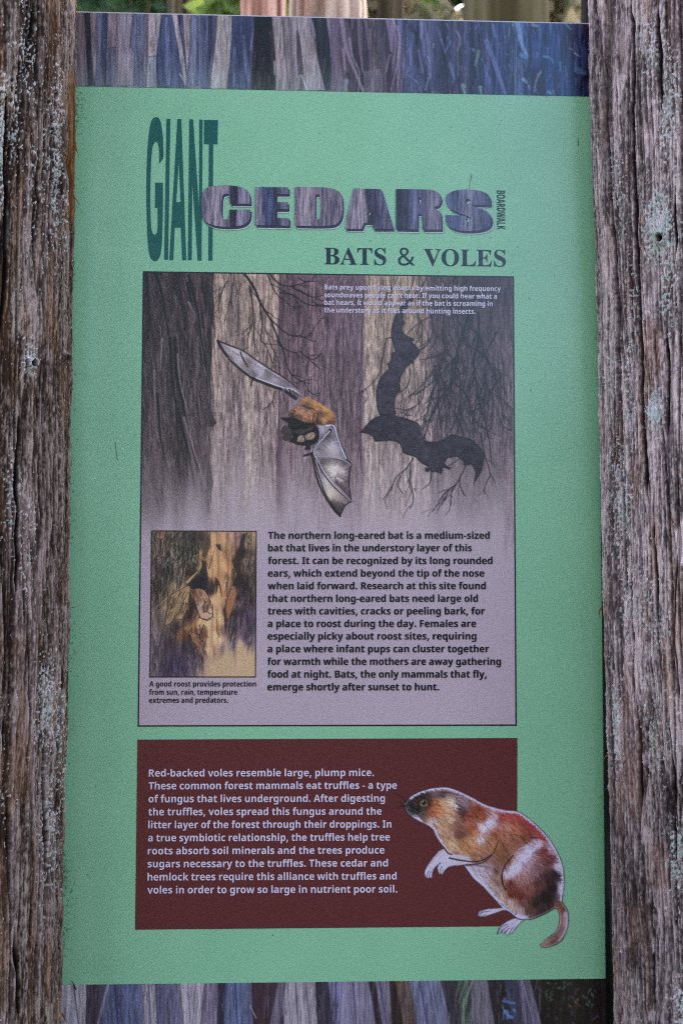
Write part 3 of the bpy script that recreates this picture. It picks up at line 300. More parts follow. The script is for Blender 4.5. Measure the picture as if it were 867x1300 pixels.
def panel_mat():
    m, N, L, b = new_mat('green sign paint')
    co = N.new('ShaderNodeTexCoord').outputs['Object']
    sp = N.new('ShaderNodeSeparateXYZ'); L.new(co, sp.inputs[0])
    base = N.new('ShaderNodeRGB'); base.outputs[0].default_value = rgba((121, 170, 141))
    cl = noise(N, L, co, 9, 3)
    c = mixc(N, L, base.outputs[0], ramp(N, L, cl, [(.3, (.92, .95, .93)), (.7, (1.06, 1.03, 1.05))]), 1.0, 'MULTIPLY')
    # algae and dust speckle, thickest along both long edges
    def edge(x0, x1):
        r = N.new('ShaderNodeMapRange'); r.clamp = True
        r.inputs[1].default_value = x0; r.inputs[2].default_value = x1; r.inputs[3].default_value = 1; r.inputs[4].default_value = 0
        L.new(sp.outputs[0], r.inputs[0]); return r.outputs[0]
    le = edge(-.318, -.285); re = math_n(N, L, 'SUBTRACT', 1.0, edge(.296, .311))
    spk = noise(N, L, co, 260, 3, .7); pat = noise(N, L, co, 14, 3, .6)
    e = math_n(N, L, 'MAXIMUM', math_n(N, L, 'POWER', le, 1.8), math_n(N, L, 'POWER', re, 1.6))
    e = math_n(N, L, 'MULTIPLY', e, ramp(N, L, pat, [(.35, (.1,)*3), (.65, (1,)*3)]))
    th = math_n(N, L, 'ADD', math_n(N, L, 'MULTIPLY', e, .24), spk)
    dm = ramp(N, L, th, [(.66, (0,)*3), (.78, (1,)*3)])
    c = mixc(N, L, c, rgba((70, 92, 72)), math_n(N, L, 'MULTIPLY', dm, .75))
    film = math_n(N, L, 'MULTIPLY', re, .55)
    c = mixc(N, L, c, rgba((74, 128, 100)), film)
    v = N.new('ShaderNodeTexVoronoi'); v.inputs['Scale'].default_value = 55; L.new(co, v.inputs['Vector'])
    dots = math_n(N, L, 'MULTIPLY', math_n(N, L, 'LESS_THAN', v.outputs['Distance'], .055),
                  math_n(N, L, 'GREATER_THAN', noise(N, L, co, 23, 2), .53))
    c = mixc(N, L, c, rgba((66, 84, 76)), math_n(N, L, 'MULTIPLY', dots, .7))
    ink_finish(N, L, b, c); return m
bm = bmesh.new(); bmesh.ops.create_cube(bm, size=1)
for v in bm.verts:
    v.co = Vector(((SX0+SX1)/2+v.co.x*(SX1-SX0), .003+v.co.y*.006, ZC-(SY0+SY1)/2+v.co.z*(SY1-SY0)))
bmesh.ops.bevel(bm, geom=[e for e in bm.edges], offset=.0008, segments=2, affect='EDGES')
me = bpy.data.meshes.new('panel'); bm.to_mesh(me); bm.free()
link_mesh('panel', me, panel_mat(), sign)

# ------------------------------------------------------------------ shapes cut from curves
def curve_mesh(name, splines, mat, parent, lift, offset=0.0, res=4, heavy=0.0):
    """splines: lists of (left, co, right) in sign X/Y -> one flat ink mesh"""
    cu = bpy.data.curves.new(name, 'CURVE'); cu.dimensions = '2D'; cu.fill_mode = 'BOTH'
    cu.resolution_u = res; cu.offset = offset
    for s in splines:
        sp = cu.splines.new('BEZIER'); sp.bezier_points.add(len(s)-1); sp.use_cyclic_u = True
        for b, (l, c, r) in zip(sp.bezier_points, s):
            b.handle_left_type = b.handle_right_type = 'FREE'
            b.handle_left = (l[0], -l[1], 0); b.co = (c[0], -c[1], 0); b.handle_right = (r[0], -r[1], 0)
    o = bpy.data.objects.new(name, cu); C.objects.link(o)
    dg = bpy.context.evaluated_depsgraph_get()
    me = bpy.data.meshes.new_from_object(o.evaluated_get(dg))
    bpy.data.objects.remove(o); bpy.data.curves.remove(cu)
    me.name = name
    if heavy:                                   # a bolder cut: the same letters once more, a hair to the right
        bm = bmesh.new(); bm.from_mesh(me)
        q = bmesh.ops.duplicate(bm, geom=bm.verts[:]+bm.edges[:]+bm.faces[:])
        for v in q['geom']:
            if isinstance(v, bmesh.types.BMVert): v.co += Vector((heavy, 0, .0002))
        bm.to_mesh(me); bm.free()
    n = len(me.vertices); co = np.empty(n*3, np.float32); me.vertices.foreach_get('co', co); co = co.reshape(-1, 3)
    out = np.stack([co[:, 0], -lift-co[:, 2], ZC+co[:, 1]], -1)
    me.vertices.foreach_set('co', out.astype(np.float32).ravel()); me.update()
    return link_mesh(name, me, mat, parent)
def flat_poly(pts_px):
    """photo-pixel outline -> straight-sided spline"""
    a = np.array(pts_px, float); X, Y = plane(a[:, 0], a[:, 1])
    return [((x, y), (x, y), (x, y)) for x, y in zip(X, Y)]

def text_block(name, lines, font, cap_px, mat, parent, lift, offset, heavy=0.0):
    """lines: (string, left px, right px, baseline-left py, baseline-right py); each line is set to its measured width"""
    spl = []; G = FONT[font]
    for s, xl, xr, yl, yr in lines:
        X, Y = plane(np.array([xl, xr]), np.array([yl, yr]))
        adv = 0; glyphs = []
        for ch in s:
            a, sp = G[ch]; glyphs.append((adv, sp)); adv += a
        xs = [b[2]+g for g, sp in glyphs for c in sp for b in c]
        lo, hi = min(xs), max(xs)
        kx = (X[1]-X[0])/(hi-lo); ky = cap_px/1075.0/(480. if font == 'sans' else 455.)
        for g, sp in glyphs:
            for c in sp:
                pts = []
                for b in c:
                    q = []
                    for i in (0, 2, 4):
                        x = X[0]+(g+b[i]-lo)*kx; t = (x-X[0])/(X[1]-X[0])
                        q.append((x, Y[0]+(Y[1]-Y[0])*t-b[i+1]*ky))
                    pts.append(q)
                spl.append(pts)
    return curve_mesh(name, spl, mat, parent, lift, offset, 4, heavy)

INK_BLACK = ink('black ink', (30, 33, 42)); INK_TEAL = ink('teal ink', (6, 80, 77))
INK_LILAC = ink('pale lilac ink', (186, 178, 202)); INK_NAVY = ink('dark blue ink', (30, 44, 56))

# ------------------------------------------------------------------ printed bark strips
def bark_strip(cv, cols, y0, y1, slant, seed, lo=.0):
    """close-up of cedar bark: planks of colour, grain, dark clefts and pale splinters"""
    r = np.random.default_rng(seed); h, w = cv.h, cv.w
    ym = (y0+y1)/2
    xs = np.array([cv.ux(x, ym) for x, _ in cols]); cs = np.array([c for _, c in cols], float)
    jj, ii = np.meshgrid(np.arange(w), np.arange(h)); k = cv.k
    warp = (vnoise(h, w, 40*k, 14*k, r)-.5)*9*k+(vnoise(h, w, 90*k, 60*k, r)-.5)*16*k+(ii-h/2)*slant
    u = jj+warp
    for ch in range(3):
        cv.img[..., ch] = np.interp(u, xs, cs[:, ch])
    gray = cv.img.mean(-1, keepdims=True); cv.img = gray+(cv.img-gray)*.88+np.array((4, 1, -2.))
    g = vnoise(h, w, 40*k, 2.6*k, r)*.5+vnoise(h, w, 16*k, 1.3*k, r)*.5; gs = np.clip((g-.34)/.32, 0, 1)
    g2 = vnoise(h, w, 70*k, 7*k, r); hl = np.clip((1-np.abs(2*vnoise(h, w, 60*k, 4*k, r)-1)-.84)/.16, 0, 1)
    cv.img *= (1+.36*(gs-.5)+.4*(g2-.5)+.2*(r.random((h, w))-.5))[..., None]*(1-.32*hl)[..., None]
    return r
S_STRIP = 1300
TOPC = [(97, (100, 90, 108)), (107, (104, 94, 112)), (110, (46, 46, 66)), (117, (40, 42, 64)), (120, (84, 80, 104)), (132, (90, 84, 106)),
 (138, (62, 70, 104)), (146, (70, 76, 108)), (150, (112, 102, 122)), (164, (108, 98, 116)), (168, (82, 82, 112)), (184, (98, 96, 124)),
 (189, (116, 106, 120)), (200, (112, 100, 116)), (204, (52, 60, 98)), (216, (60, 70, 108)), (219, (100, 98, 124)), (226, (72, 76, 108)), (238, (58, 58, 84)),
 (242, (108, 98, 110)), (262, (112, 102, 114)), (266, (124, 114, 124)), (284, (132, 122, 130)), (289, (66, 72, 104)), (300, (54, 64, 102)),
 (316, (60, 66, 98)), (321, (40, 40, 56)), (345, (36, 36, 50)), (349, (118, 106, 116)), (358, (128, 116, 126)), (368, (100, 92, 108)), (374, (124, 112, 122)), (382, (106, 94, 106)),
 (396, (116, 104, 114)), (401, (42, 42, 60)), (411, (44, 44, 62)), (415, (84, 74, 94)), (436, (72, 62, 82)), (446, (46, 42, 58)), (462, (50, 46, 62)),
 (472, (92, 82, 98)), (488, (56, 50, 70)), (500, (80, 74, 98)), (512, (66, 72, 108)), (530, (56, 60, 92)), (548, (74, 78, 112)), (562, (48, 50, 78)),
 (590, (56, 58, 88)), (606, (44, 50, 82)), (628, (52, 60, 98)), (645, (40, 52, 92)), (660, (66, 84, 124)), (672, (40, 56, 102)), (700, (34, 58, 112)), (720, (40, 58, 104)), (746, (46, 52, 84))]
cv = Canvas(SX0+.001, SY0+.0002, SX1-.0006, -0.5079, S_STRIP)
r = bark_strip(cv, TOPC, 20, 116, -.02, 3)
S1, S2, S3, S4 = win(95, 10, 5.2545), win(255, 10, 5.2545), win(415, 15, 5.2545), win(580, 15, 5.1)
GRAIN = vnoise(cv.h, cv.w, 26*cv.k, 2.2*cv.k, r)*.6+vnoise(cv.h, cv.w, 10*cv.k, 1.2*cv.k, r)*.4
def plank(wf, pts, col, edge=True, al=.92):
    """one slab of bark with its grain and a dark side"""
    p = wf(smooth_pts(pts, True, 30, 3)); m, D = cv.mask(p, .8, False)
    t = np.array(col, float)*(1+.62*(GRAIN-.5)+.16*(r.random(GRAIN.shape)-.5))[..., None]
    gy = t.mean(-1, keepdims=True); t = gy+(t-gy)*.74+np.array((3, 1, -3.))
    cv.put(m, t, al*.92)
    if edge: cv.line(list(p)+[tuple(p[0])], (36, 34, 50), .9, .7, .32, False)
for wf, pts, col in [(S1, [(0,25),(68,25),(80,300),(95,520),(0,520)], (92,84,104)), (S1, [(68,25),(102,25),(105,200),(120,400),(137,520),(95,520),(80,300)], (38,40,60)), (S1, [(104,25),(152,25),(140,200),(150,440),(130,480),(112,200)], (116,106,128)), (S1, [(152,25),(190,25),(186,520),(140,520),(150,300)], (76,82,122)), (S1, [(186,25),(226,25),(218,300),(214,520),(180,420)], (46,52,86)),
    (S1, [(226,30),(282,30),(277,260),(216,270)], (114,100,122)), (S1, [(216,270),(277,262),(268,520),(212,520)], (78,78,116)), (S1, [(285,35),(390,35),(368,260),(400,300),(395,520),(268,520),(290,300)], (120,112,138)), (S1, [(390,35),(468,35),(462,520),(398,520),(402,300),(370,250)], (78,86,126)), (S1, [(468,40),(492,40),(490,320),(470,520),(455,520)], (96,90,124)),
    (S1, [(492,40),(583,40),(545,322),(490,326)], (140,130,148)), (S1, [(490,330),(546,325),(545,535),(480,535)], (112,118,142)), (S1, [(585,40),(652,42),(735,450),(730,535),(555,535),(560,320)], (54,64,106)), (S1, [(600,60),(625,60),(640,300),(640,520),(610,520)], (80,92,140)), (S1, [(690,45),(722,45),(742,300),(735,400)], (54,52,84)), (S1, [(650,40),(686,45),(748,470),(738,535),(728,480)], (144,134,154)), (S1, [(722,40),(777,40),(768,260),(748,470),(738,300)], (138,128,150)), (S1, [(777,40),(870,40),(870,530),(752,530),(768,280)], (82,92,132)), (S1, [(694,440),(704,434),(746,500),(744,518)], (140,134,152)), (S1, [(815,60),(830,60),(828,520),(812,520)], (60,66,104)),
    (S2, [(0,45),(112,48),(96,240),(60,540),(0,540)], (60,70,110)), (S2, [(60,48),(80,48),(70,300),(40,480)], (48,46,80)), (S2, [(116,50),(211,55),(206,240),(172,540),(58,540),(98,240)], (136,130,146)), (S2, [(211,55),(362,60),(350,250),(336,540),(176,540),(206,250)], (52,62,102)), (S2, [(358,108),(362,120),(336,290),(322,290)], (88,96,144)), (S2, [(272,180),(296,180),(330,480),(318,530),(290,400)], (76,84,128)), (S2, [(214,260),(240,260),(236,530),(210,530)], (72,80,124)),
    (S2, [(362,60),(474,60),(500,350),(500,548),(336,542),(350,250)], (36,36,50)), (S2, [(474,60),(540,62),(560,300),(590,550),(500,550),(500,350)], (124,114,132)), (S2, [(540,62),(584,62),(600,300),(620,550),(588,550),(562,300)], (106,98,116)), (S2, [(586,62),(636,62),(668,300),(672,460),(656,550),(618,550),(604,300)], (112,102,124)), (S2, [(640,150),(662,200),(676,440),(650,450),(640,300)], (54,50,68)), (S2, [(638,65),(720,65),(772,300),(832,552),(694,552),(672,300)], (128,118,138)), (S2, [(716,65),(740,66),(772,200),(765,222),(740,180)], (108,102,138)), (S2, [(766,66),(838,66),(868,350),(870,552),(832,552),(774,300)], (40,44,64)), (S2, [(834,66),(870,66),(870,300)], (108,96,120)), (S2, [(666,450),(678,450),(720,550),(700,550)], (134,140,146)), (S2, [(484,352),(500,352),(500,450),(488,450)], (132,122,136))]:
    plank(wf, pts, col)
for wf, pts, c_, wd in [(S3, [(50,50),(55,250),(80,530)], (98,86,110), 6), (S3, [(20,60),(30,200),(28,300)], (92,84,110), 5), (S3, [(100,60),(130,250),(180,380),(240,530)], (124,112,134), 6), (S3, [(110,250),(120,380)], (120,104,126), 5), (S3, [(150,180),(170,300),(215,400),(210,530)], (128,116,136), 2.6), (S3, [(210,50),(220,250),(240,400)], (106,92,114), 5), (S3, [(250,45),(270,130),(275,250)], (100,86,106), 4), (S3, [(405,55),(425,180),(430,260)], (114,98,128), 6), (S3, [(440,55),(482,160),(472,330),(425,530)], (134,120,144), 2.4), (S3, [(452,100),(456,240),(440,350)], (116,102,128), 2), (S3, [(420,290),(395,400)], (126,112,134), 2.2), (S3, [(365,180),(370,262)], (118,100,132), 2.6), (S3, [(130,460),(126,530)], (120,126,136), 5),
    (S3, [(735,110),(770,220),(790,280)], (86,96,140), 3), (S3, [(822,205),(790,262)], (96,108,148), 2), (S3, [(655,520),(690,410)], (104,116,150), 2), (S3, [(645,190),(655,300)], (98,106,148), 2.4), (S3, [(628,80),(630,180)], (104,108,148), 4), (S3, [(610,260),(640,400)], (110,100,136), 2.6), (S3, [(820,350),(850,450)], (92,108,150), 4), (S3, [(545,250),(560,330),(530,420),(600,470),(620,520)], (88,98,138), 3), (S3, [(510,350),(515,440)], (112,104,138), 2.4),
    (S4, [(390,70),(410,180),(450,290)], (108,138,180), 7), (S4, [(415,280),(440,300)], (84,112,166), 6), (S4, [(190,190),(240,330),(310,530)], (90,98,142), 7), (S4, [(235,90),(242,165)], (96,116,160), 2.6), (S4, [(140,260),(120,335)], (92,116,114), 4.6), (S4, [(180,350),(185,470)], (72,90,146), 3), (S4, [(0,130),(20,180),(5,250)], (112,104,130), 3.4), (S4, [(40,480),(50,530)], (112,134,130), 6), (S4, [(150,490),(155,530)], (110,130,148), 5), (S4, [(540,390),(510,450),(500,520)], (140,124,142), 2.6), (S4, [(430,440),(450,460)], (120,148,158), 5), (S4, [(462,480),(465,500)], (124,116,150), 3), (S4, [(560,290),(600,300),(620,330)], (90,124,168), 3), (S4, [(655,160),(660,240)], (92,88,150), 2.4), (S4, [(665,330),(668,390)], (70,120,150), 3.4), (S4, [(700,80),(735,115)], (96,124,172), 3), (S4, [(760,270),(790,290)], (104,128,168), 3), (S4, [(490,85),(520,95)], (128,126,130), 5), (S4, [(780,380),(820,400)], (74,92,124), 10), (S4, [(730,240),(750,250)], (120,106,120), 3), (S4, [(590,520),(610,530)], (96,138,150), 4), (S4, [(600,70),(608,150)], (92,100,150), 3)]:
    cv.line(wf(pts), c_, wd, wd*.6, .72, True, .9)
plank(S3, [(240,402),(360,382),(372,530),(250,530)], (92,86,114), False, .7); plank(S3, [(310,60),(385,60),(380,380),(300,200)], (44,42,62), False, .6); plank(S3, [(680,60),(735,60),(770,300),(760,530),(700,530)], (44,48,86), False, .5)
for _ in range(260):
    x = r.uniform(97, 745); y = r.uniform(15, 112); L = r.uniform(5, 22); d = r.normal(0, .1)
    dark = r.random() < .6
    cv.line([(x, y), (x+d*L*.5+r.normal(0, .6), y+L/2), (x+d*L, y+L)], (34, 34, 54) if dark else (136, 128, 148), r.uniform(.7, 1.4), .4, r.uniform(.2, .5))
for _ in range(170):        # leaf light at the right end
    x = r.triangular(500, 690, 746); y = r.uniform(24, 118); L = r.uniform(2, 8)
    c = [(88, 108, 152), (100, 116, 158), (76, 100, 120), (30, 40, 74), (28, 36, 66), (34, 52, 108), (130, 130, 156)][r.integers(7)]
    cv.line([(x, y), (x+r.normal(1, 1.5), y+L)], c, r.uniform(.8, 2.6), .5, r.uniform(.25, .6))
gl = np.clip((np.arange(cv.h)/cv.h-.55)/.45, 0, 1)[:, None]; cols_ok = np.clip((cv.ux(500, 110)-np.arange(cv.w))/(80*cv.k), 0, 1)[None]
a = (gl*cols_ok*.28)[..., None]; cv.img += a*(np.array((126, 144, 150))-cv.img)
mu = np.array((78, 80, 106.)); cv.img = mu+(cv.img-mu)*1.2
cv.img *= (1+.12*(r.random((cv.h, cv.w))-.5))[..., None]
cv.img[:2] = (172, 170, 186)
cv.build('bark_picture_strip', M_PRINT, sign, .0004)

BOTC = [(60, (140, 136, 158)), (84, (150, 146, 166)), (93, (152, 148, 166)), (95, (86, 82, 100)), (99, (150, 146, 166)), (108, (146, 140, 162)), (111, (60, 54, 78)), (127, (58, 52, 76)), (131, (120, 116, 142)),
 (138, (96, 94, 126)), (144, (58, 64, 104)), (160, (78, 88, 134)), (178, (72, 80, 126)), (182, (150, 142, 162)), (188, (100, 96, 124)), (196, (146, 138, 160)), (201, (70, 72, 112)), (222, (86, 86, 128)), (228, (148, 140, 160)), (257, (146, 138, 160)),
 (261, (96, 90, 122)), (275, (120, 112, 142)), (279, (42, 44, 76)), (286, (52, 58, 98)), (298, (80, 92, 140)), (318, (76, 86, 130)), (323, (60, 46, 64)), (343, (54, 44, 62)), (347, (92, 84, 110)), (362, (72, 66, 92)),
 (367, (142, 134, 152)), (384, (100, 94, 118)), (396, (136, 128, 148)), (404, (44, 42, 66)), (412, (56, 54, 82)), (418, (120, 114, 148)), (432, (98, 96, 138)), (452, (116, 112, 146)), (468, (102, 98, 134)), (474, (46, 42, 62)), (486, (50, 46, 66)),
 (492, (92, 76, 74)), (500, (60, 48, 56)), (514, (78, 66, 68)), (522, (50, 46, 60)), (527, (96, 98, 138)), (545, (78, 84, 128)), (562, (100, 104, 142)), (570, (52, 54, 80)), (580, (76, 92, 92)), (596, (92, 110, 108)), (606, (92, 88, 110)),
 (624, (84, 80, 102)), (632, (42, 44, 62)), (646, (48, 56, 82)), (658, (58, 76, 116)), (668, (88, 80, 112)), (686, (70, 64, 90)), (694, (38, 42, 52)), (720, (40, 46, 54)), (745, (34, 36, 50)), (769, (34, 34, 50))]
cv = Canvas(SX0+.001, 0.5440, SX1-.0006, 0.700, S_STRIP)
r = bark_strip(cv, BOTC, 1246, 1300, -.04, 8)
GRAIN = vnoise(cv.h, cv.w, 26*cv.k, 2.2*cv.k, r)*.6+vnoise(cv.h, cv.w, 10*cv.k, 1.2*cv.k, r)*.4
B1, B2 = win(60, 1200, 2.3432), win(430, 1200, 2.3432)
def slab(wf, a, b, c_, d, col, al=.92): plank(wf, [(a, 96), (b, 96), (b+(c_-b)*.6, 175), (c_, 234), (c_+(c_-b)*.9, 345), (d+(d-a)*.9, 345), (d, 234), (a+(d-a)*.6, 175)], col, True, al)
for wf, a, b, c_, d, col in [(B1, 30, 120, 116, 30, (148,144,164)), (B1, 118, 182, 150, 118, (60,54,78)), (B1, 184, 292, 286, 152, (76,86,128)), (B1, 284, 322, 328, 290, (142,134,156)), (B1, 322, 396, 404, 330, (84,84,122)), (B1, 393, 472, 456, 406, (148,140,160)), (B1, 470, 512, 506, 458, (106,96,126)), (B1, 509, 532, 526, 508, (44,44,72)), (B1, 530, 608, 614, 526, (80,90,132)),
    (B1, 610, 692, 668, 622, (58,46,64)), (B1, 690, 714, 690, 662, (100,90,116)), (B1, 716, 798, 804, 724, (142,134,152)), (B1, 798, 834, 848, 804, (46,44,66)), (B2, 42-30, 88, 112, 0, (112,106,140)), (B2, 86, 108, 130, 110, (46,42,60)), (B2, 106, 152, 160, 128, (104,98,132)), (B2, 150, 168, 192, 158, (44,40,54)), (B2, 166, 208, 234, 190, (88,72,74)), (B2, 206, 304, 334, 232, (96,100,136)),
    (B2, 302, 352, 362, 330, (48,48,66)), (B2, 396, 442, 464, 404, (98,94,116)), (B2, 440, 486, 520, 462, (42,42,56)), (B2, 486, 530, 548, 516, (52,56,82)), (B2, 536, 566, 604, 552, (94,90,122)), (B2, 566, 806, 806, 602, (34,35,46))]:
    slab(wf, a, b, c_, d, col)
for wf, pts, c_, wd in [(B1, [(80,118),(102,300)], (82,78,98), 2), (B1, [(182,116),(152,234)], (140,136,158), 3.4), (B1, [(202,117),(212,234)], (52,56,92), 3), (B1, [(240,114),(236,240)], (94,104,150), 3), (B1, [(302,114),(308,234)], (78,74,104), 2), (B1, [(420,112),(424,234)], (108,100,126), 2), (B1, [(442,112),(434,234)], (100,94,120), 1.6), (B1, [(480,112),(474,234)], (134,124,150), 1.8), (B1, [(560,112),(566,234)], (54,62,104), 2.4), (B1, [(604,180),(622,216)], (146,144,172), 1.8), (B1, [(740,108),(746,234)], (92,84,108), 2), (B1, [(770,108),(780,234)], (98,90,112), 2.4), (B1, [(755,108),(760,234)], (164,156,170), 1.6),
    (B2, [(40,104),(52,234)], (78,72,102), 2.6), (B2, [(20,104),(24,234)], (134,128,160), 2), (B2, [(120,104),(142,234)], (66,60,88), 2), (B2, [(240,102),(262,234)], (64,66,102), 2.6), (B2, [(270,102),(296,234)], (122,124,160), 2), (B2, [(400,100),(368,180)], (116,128,120), 2.4), (B2, [(380,100),(356,170)], (96,112,104), 2), (B2, [(362,100),(348,150)], (84,98,92), 2), (B2, [(424,104),(440,234)], (124,116,136), 1.8), (B2, [(548,120),(580,234)], (118,116,150), 2), (B2, [(490,165),(520,172)], (84,112,160), 4), (B2, [(492,196),(512,216)], (100,128,176), 4), (B2, [(498,132),(506,150)], (66,80,116), 3)]:
    cv.line(wf(pts), c_, wd, wd*.7, .8)
for _ in range(260):
    x = r.uniform(80, 690); y = r.uniform(1242, 1290); L = r.uniform(8, 30); d = r.normal(.0, .1)
    cv.line([(x, y), (x+d*L, y+L)], (38, 36, 56) if r.random() < .6 else (150, 146, 168), r.uniform(.7, 1.4), .4, r.uniform(.2, .45))
cv.img *= (1+.12*(r.random((cv.h, cv.w))-.5))[..., None]
for c, n, xa, xb, ya, yb in [((64, 104, 86), 6, 738, 752, 1252, 1275), ((140, 92, 80), 6, 720, 734, 1268, 1279), ((92, 120, 170), 14, 636, 656, 1266, 1292), ((64, 90, 80), 22, 690, 730, 1246, 1270), ((24, 26, 36), 40, 690, 768, 1246, 1300), ((70, 66, 92), 26, 640, 768, 1250, 1300)]:
    for _ in range(n):
        x = r.uniform(xa, xb); y = r.uniform(ya, yb); cv.line([(x, y), (x+r.normal(0, 3), y+r.uniform(1, 5))], c, r.uniform(1.5, 3.4), 1, r.uniform(.4, .85))
cv.build('bark_picture_strip', M_PRINT, sign, .0004)

# ------------------------------------------------------------------ title lettering
def px_splines(wf, shapes, sharp=48, shift=(0, 0)):
    out = []
    for pts in shapes:
        q = smooth_pts(pts, True, sharp, 5)+np.array(shift)
        out.append(flat_poly(wf(q)))
    return out
GIANT = [[(100,66),(85,72),(75,95),(66,150),(60,230),(57,340),(57,450),(60,560),(65,640),(75,685),(90,700),(105,697),(117,675),(124,630),(127,560),(129,460),(129,354),(95,354),(94,464),(106,464),(106,545),(103,573),(93,584),(83,574),(77,540),(74,450),(75,340),(79,240),(86,190),(97,172),(107,182),(112,210),(113,250),(112,270),(130,247),(131,200),(128,140),(120,90),(111,71)],
 [(145,73),(162,73),(152,693),(135,693)],
 [(193,74),(210,74),(232,695),(214,695),(208,552),(181,552),(175,695),(157,695)], [(199,262),(207,440),(188,440)],
 [(245,75),(262,76),(288,470),(289,77),(304,77),(299,697),(282,697),(258,350),(256,695),(239,695)],
 [(310,78),(371,79),(369,185),(350,185),(347,697),(329,697),(331,185),(309,184)]]
curve_mesh('title_word', px_splines(w_title, GIANT), INK_TEAL, sign, .0004)
CED = [(w_ced, [[(30,118),(36,84),(60,62),(100,52),(160,48),(220,52),(265,65),(290,85),(300,115),(302,152),(187,152),(186,112),(180,98),(165,95),(150,99),(143,115),(140,160),(140,210),(144,232),(157,241),(172,238),(181,225),(184,185),(303,185),(300,225),(290,250),(265,270),(220,280),(160,282),(100,275),(60,260),(38,240),(30,210)]]),
 (w_ced, [[(330,57),(515,60),(517,98),(447,98),(447,143),(513,143),(514,183),(447,184),(447,233),(520,233),(521,276),(330,273)]]),
 (w_ced, [[(553,58),(730,61),(785,74),(812,100),(821,165),(813,232),(786,266),(735,277),(553,276)], [(667,100),(688,100),(697,112),(697,228),(688,240),(667,240)]]),
 (w_ars, [[(75,60),(215,63),(278,268),(178,268),(172,235),(128,235),(118,266),(32,266),(52,150)], [(155,152),(164,196),(143,196)]]),
 (w_ars, [[(292,63),(440,65),(492,72),(517,92),(522,120),(512,145),(482,158),(512,172),(522,197),(524,270),(428,270),(425,206),(418,190),(402,188),(402,270),(292,268)], [(405,105),(415,106),(422,120),(417,136),(405,140)]]),
 (w_ars, [[(545,115),(553,90),(590,71),(650,65),(710,70),(755,86),(772,110),(775,145),(665,143),(672,128),(667,114),(655,112),(646,121),(655,138),(700,155),(750,175),(775,200),(780,230),(766,256),(730,271),(670,278),(610,273),(568,258),(550,235),(546,195),(650,200),(648,216),(656,230),(668,231),(675,219),(664,204),(610,185),(565,160)]])]
def shifted(dx, dy, grow=0):
    out = []
    for wf, shp in CED:
        s = 1 if wf is w_ced else .907
        out += px_splines(wf, shp, 40, (dx*s, dy*s))
    return out
def wood_letter_mat():
    m, N, L, b = new_mat('printed bark lettering'); co = N.new('ShaderNodeTexCoord').outputs['Object']
    sp = N.new('ShaderNodeSeparateXYZ'); L.new(co, sp.inputs[0])
    ws = noise(N, L, co, 30, 2, .5, (1, 1, .35))
    x = math_n(N, L, 'ADD', sp.outputs[0], math_n(N, L, 'MULTIPLY', math_n(N, L, 'SUBTRACT', ws, .5), .016))
    X0 = plane(250., 265.)[0]; X1 = plane(632., 265.)[0]
    f = math_n(N, L, 'DIVIDE', math_n(N, L, 'SUBTRACT', x, float(X0)), float(X1-X0))
    t = lambda px: (px-250)/382
    st = [(256, (92, 84, 108)), (276, (120, 110, 126)), (289, (104, 94, 116)), (292, (44, 42, 60)), (301, (42, 40, 58)), (305, (112, 106, 134)), (318, (92, 84, 112)), (326, (112, 102, 120)), (334, (62, 72, 112)), (346, (58, 66, 104)), (349, (44, 44, 66)), (360, (86, 82, 112)),
          (378, (112, 100, 120)), (392, (124, 110, 124)), (402, (96, 86, 108)), (418, (98, 86, 106)), (434, (110, 98, 116)), (446, (114, 102, 122)), (460, (124, 112, 128)), (465, (46, 44, 64)), (476, (58, 56, 84)), (490, (84, 80, 112)), (503, (42, 42, 62)), (516, (48, 48, 72)), (524, (80, 82, 120)), (536, (62, 62, 94)),
          (550, (104, 96, 116)), (560, (70, 72, 106)), (580, (58, 66, 104)), (594, (100, 98, 124)), (606, (78, 80, 114)), (624, (52, 56, 88))]
    c = ramp(N, L, f, [(t(p), rgba(tuple(int(v*.78+.27*sum(q)/3*(1.03, .97, 1.02)[i_]) for i_, v in enumerate(q)))) for p, q in st])
    g = noise(N, L, co, 420, 3, .6, (1, 1, .09))
    c = mixc(N, L, c, ramp(N, L, g, [(.34, (.34,)*3), (.66, (1.65,)*3)]), 1.0, 'MULTIPLY')
    ink_finish(N, L, b, c); return m
face = curve_mesh('title_word', shifted(0, 0), wood_letter_mat(), sign, .0016)
curve_mesh('letter_shadow', shifted(9, 13), ink('plum shadow ink', (52, 52, 70)), face, .0012)
curve_mesh('letter_highlight', shifted(14, 19), ink('pale grey ink', (158, 178, 186)), face, .0008)
# the word set on its side, reading downwards
X, Y = plane(np.array([630.0, 640.6, 630.0]), np.array([242., 242., 291.5]))
spl = []; adv = 0; gl = []
for ch in 'BOARDWALK':
    a, s = FONT['sans'][ch]; gl.append((adv, s)); adv += a
lo = gl[0][1][0]; lo = min(b[2] for c in gl[0][1] for b in c); hi = gl[-1][0]+max(b[2] for c in gl[-1][1] for b in c)
for g, s in gl:
    for c in s:
        spl.append([[(X[0]+(b[i+1]/480.)*(X[1]-X[0]), Y[0]+(g+b[i]-lo)/(hi-lo)*(Y[2]-Y[0])) for i in (0, 2, 4)] for b in c])
curve_mesh('title_word', spl, INK_NAVY, sign, .0004, 0)
text_block('heading', [('BATS & VOLES', 411.6, 641.6, 335.6, 338.6)], 'serif', 21.6, INK_NAVY, sign, .0004, 0)

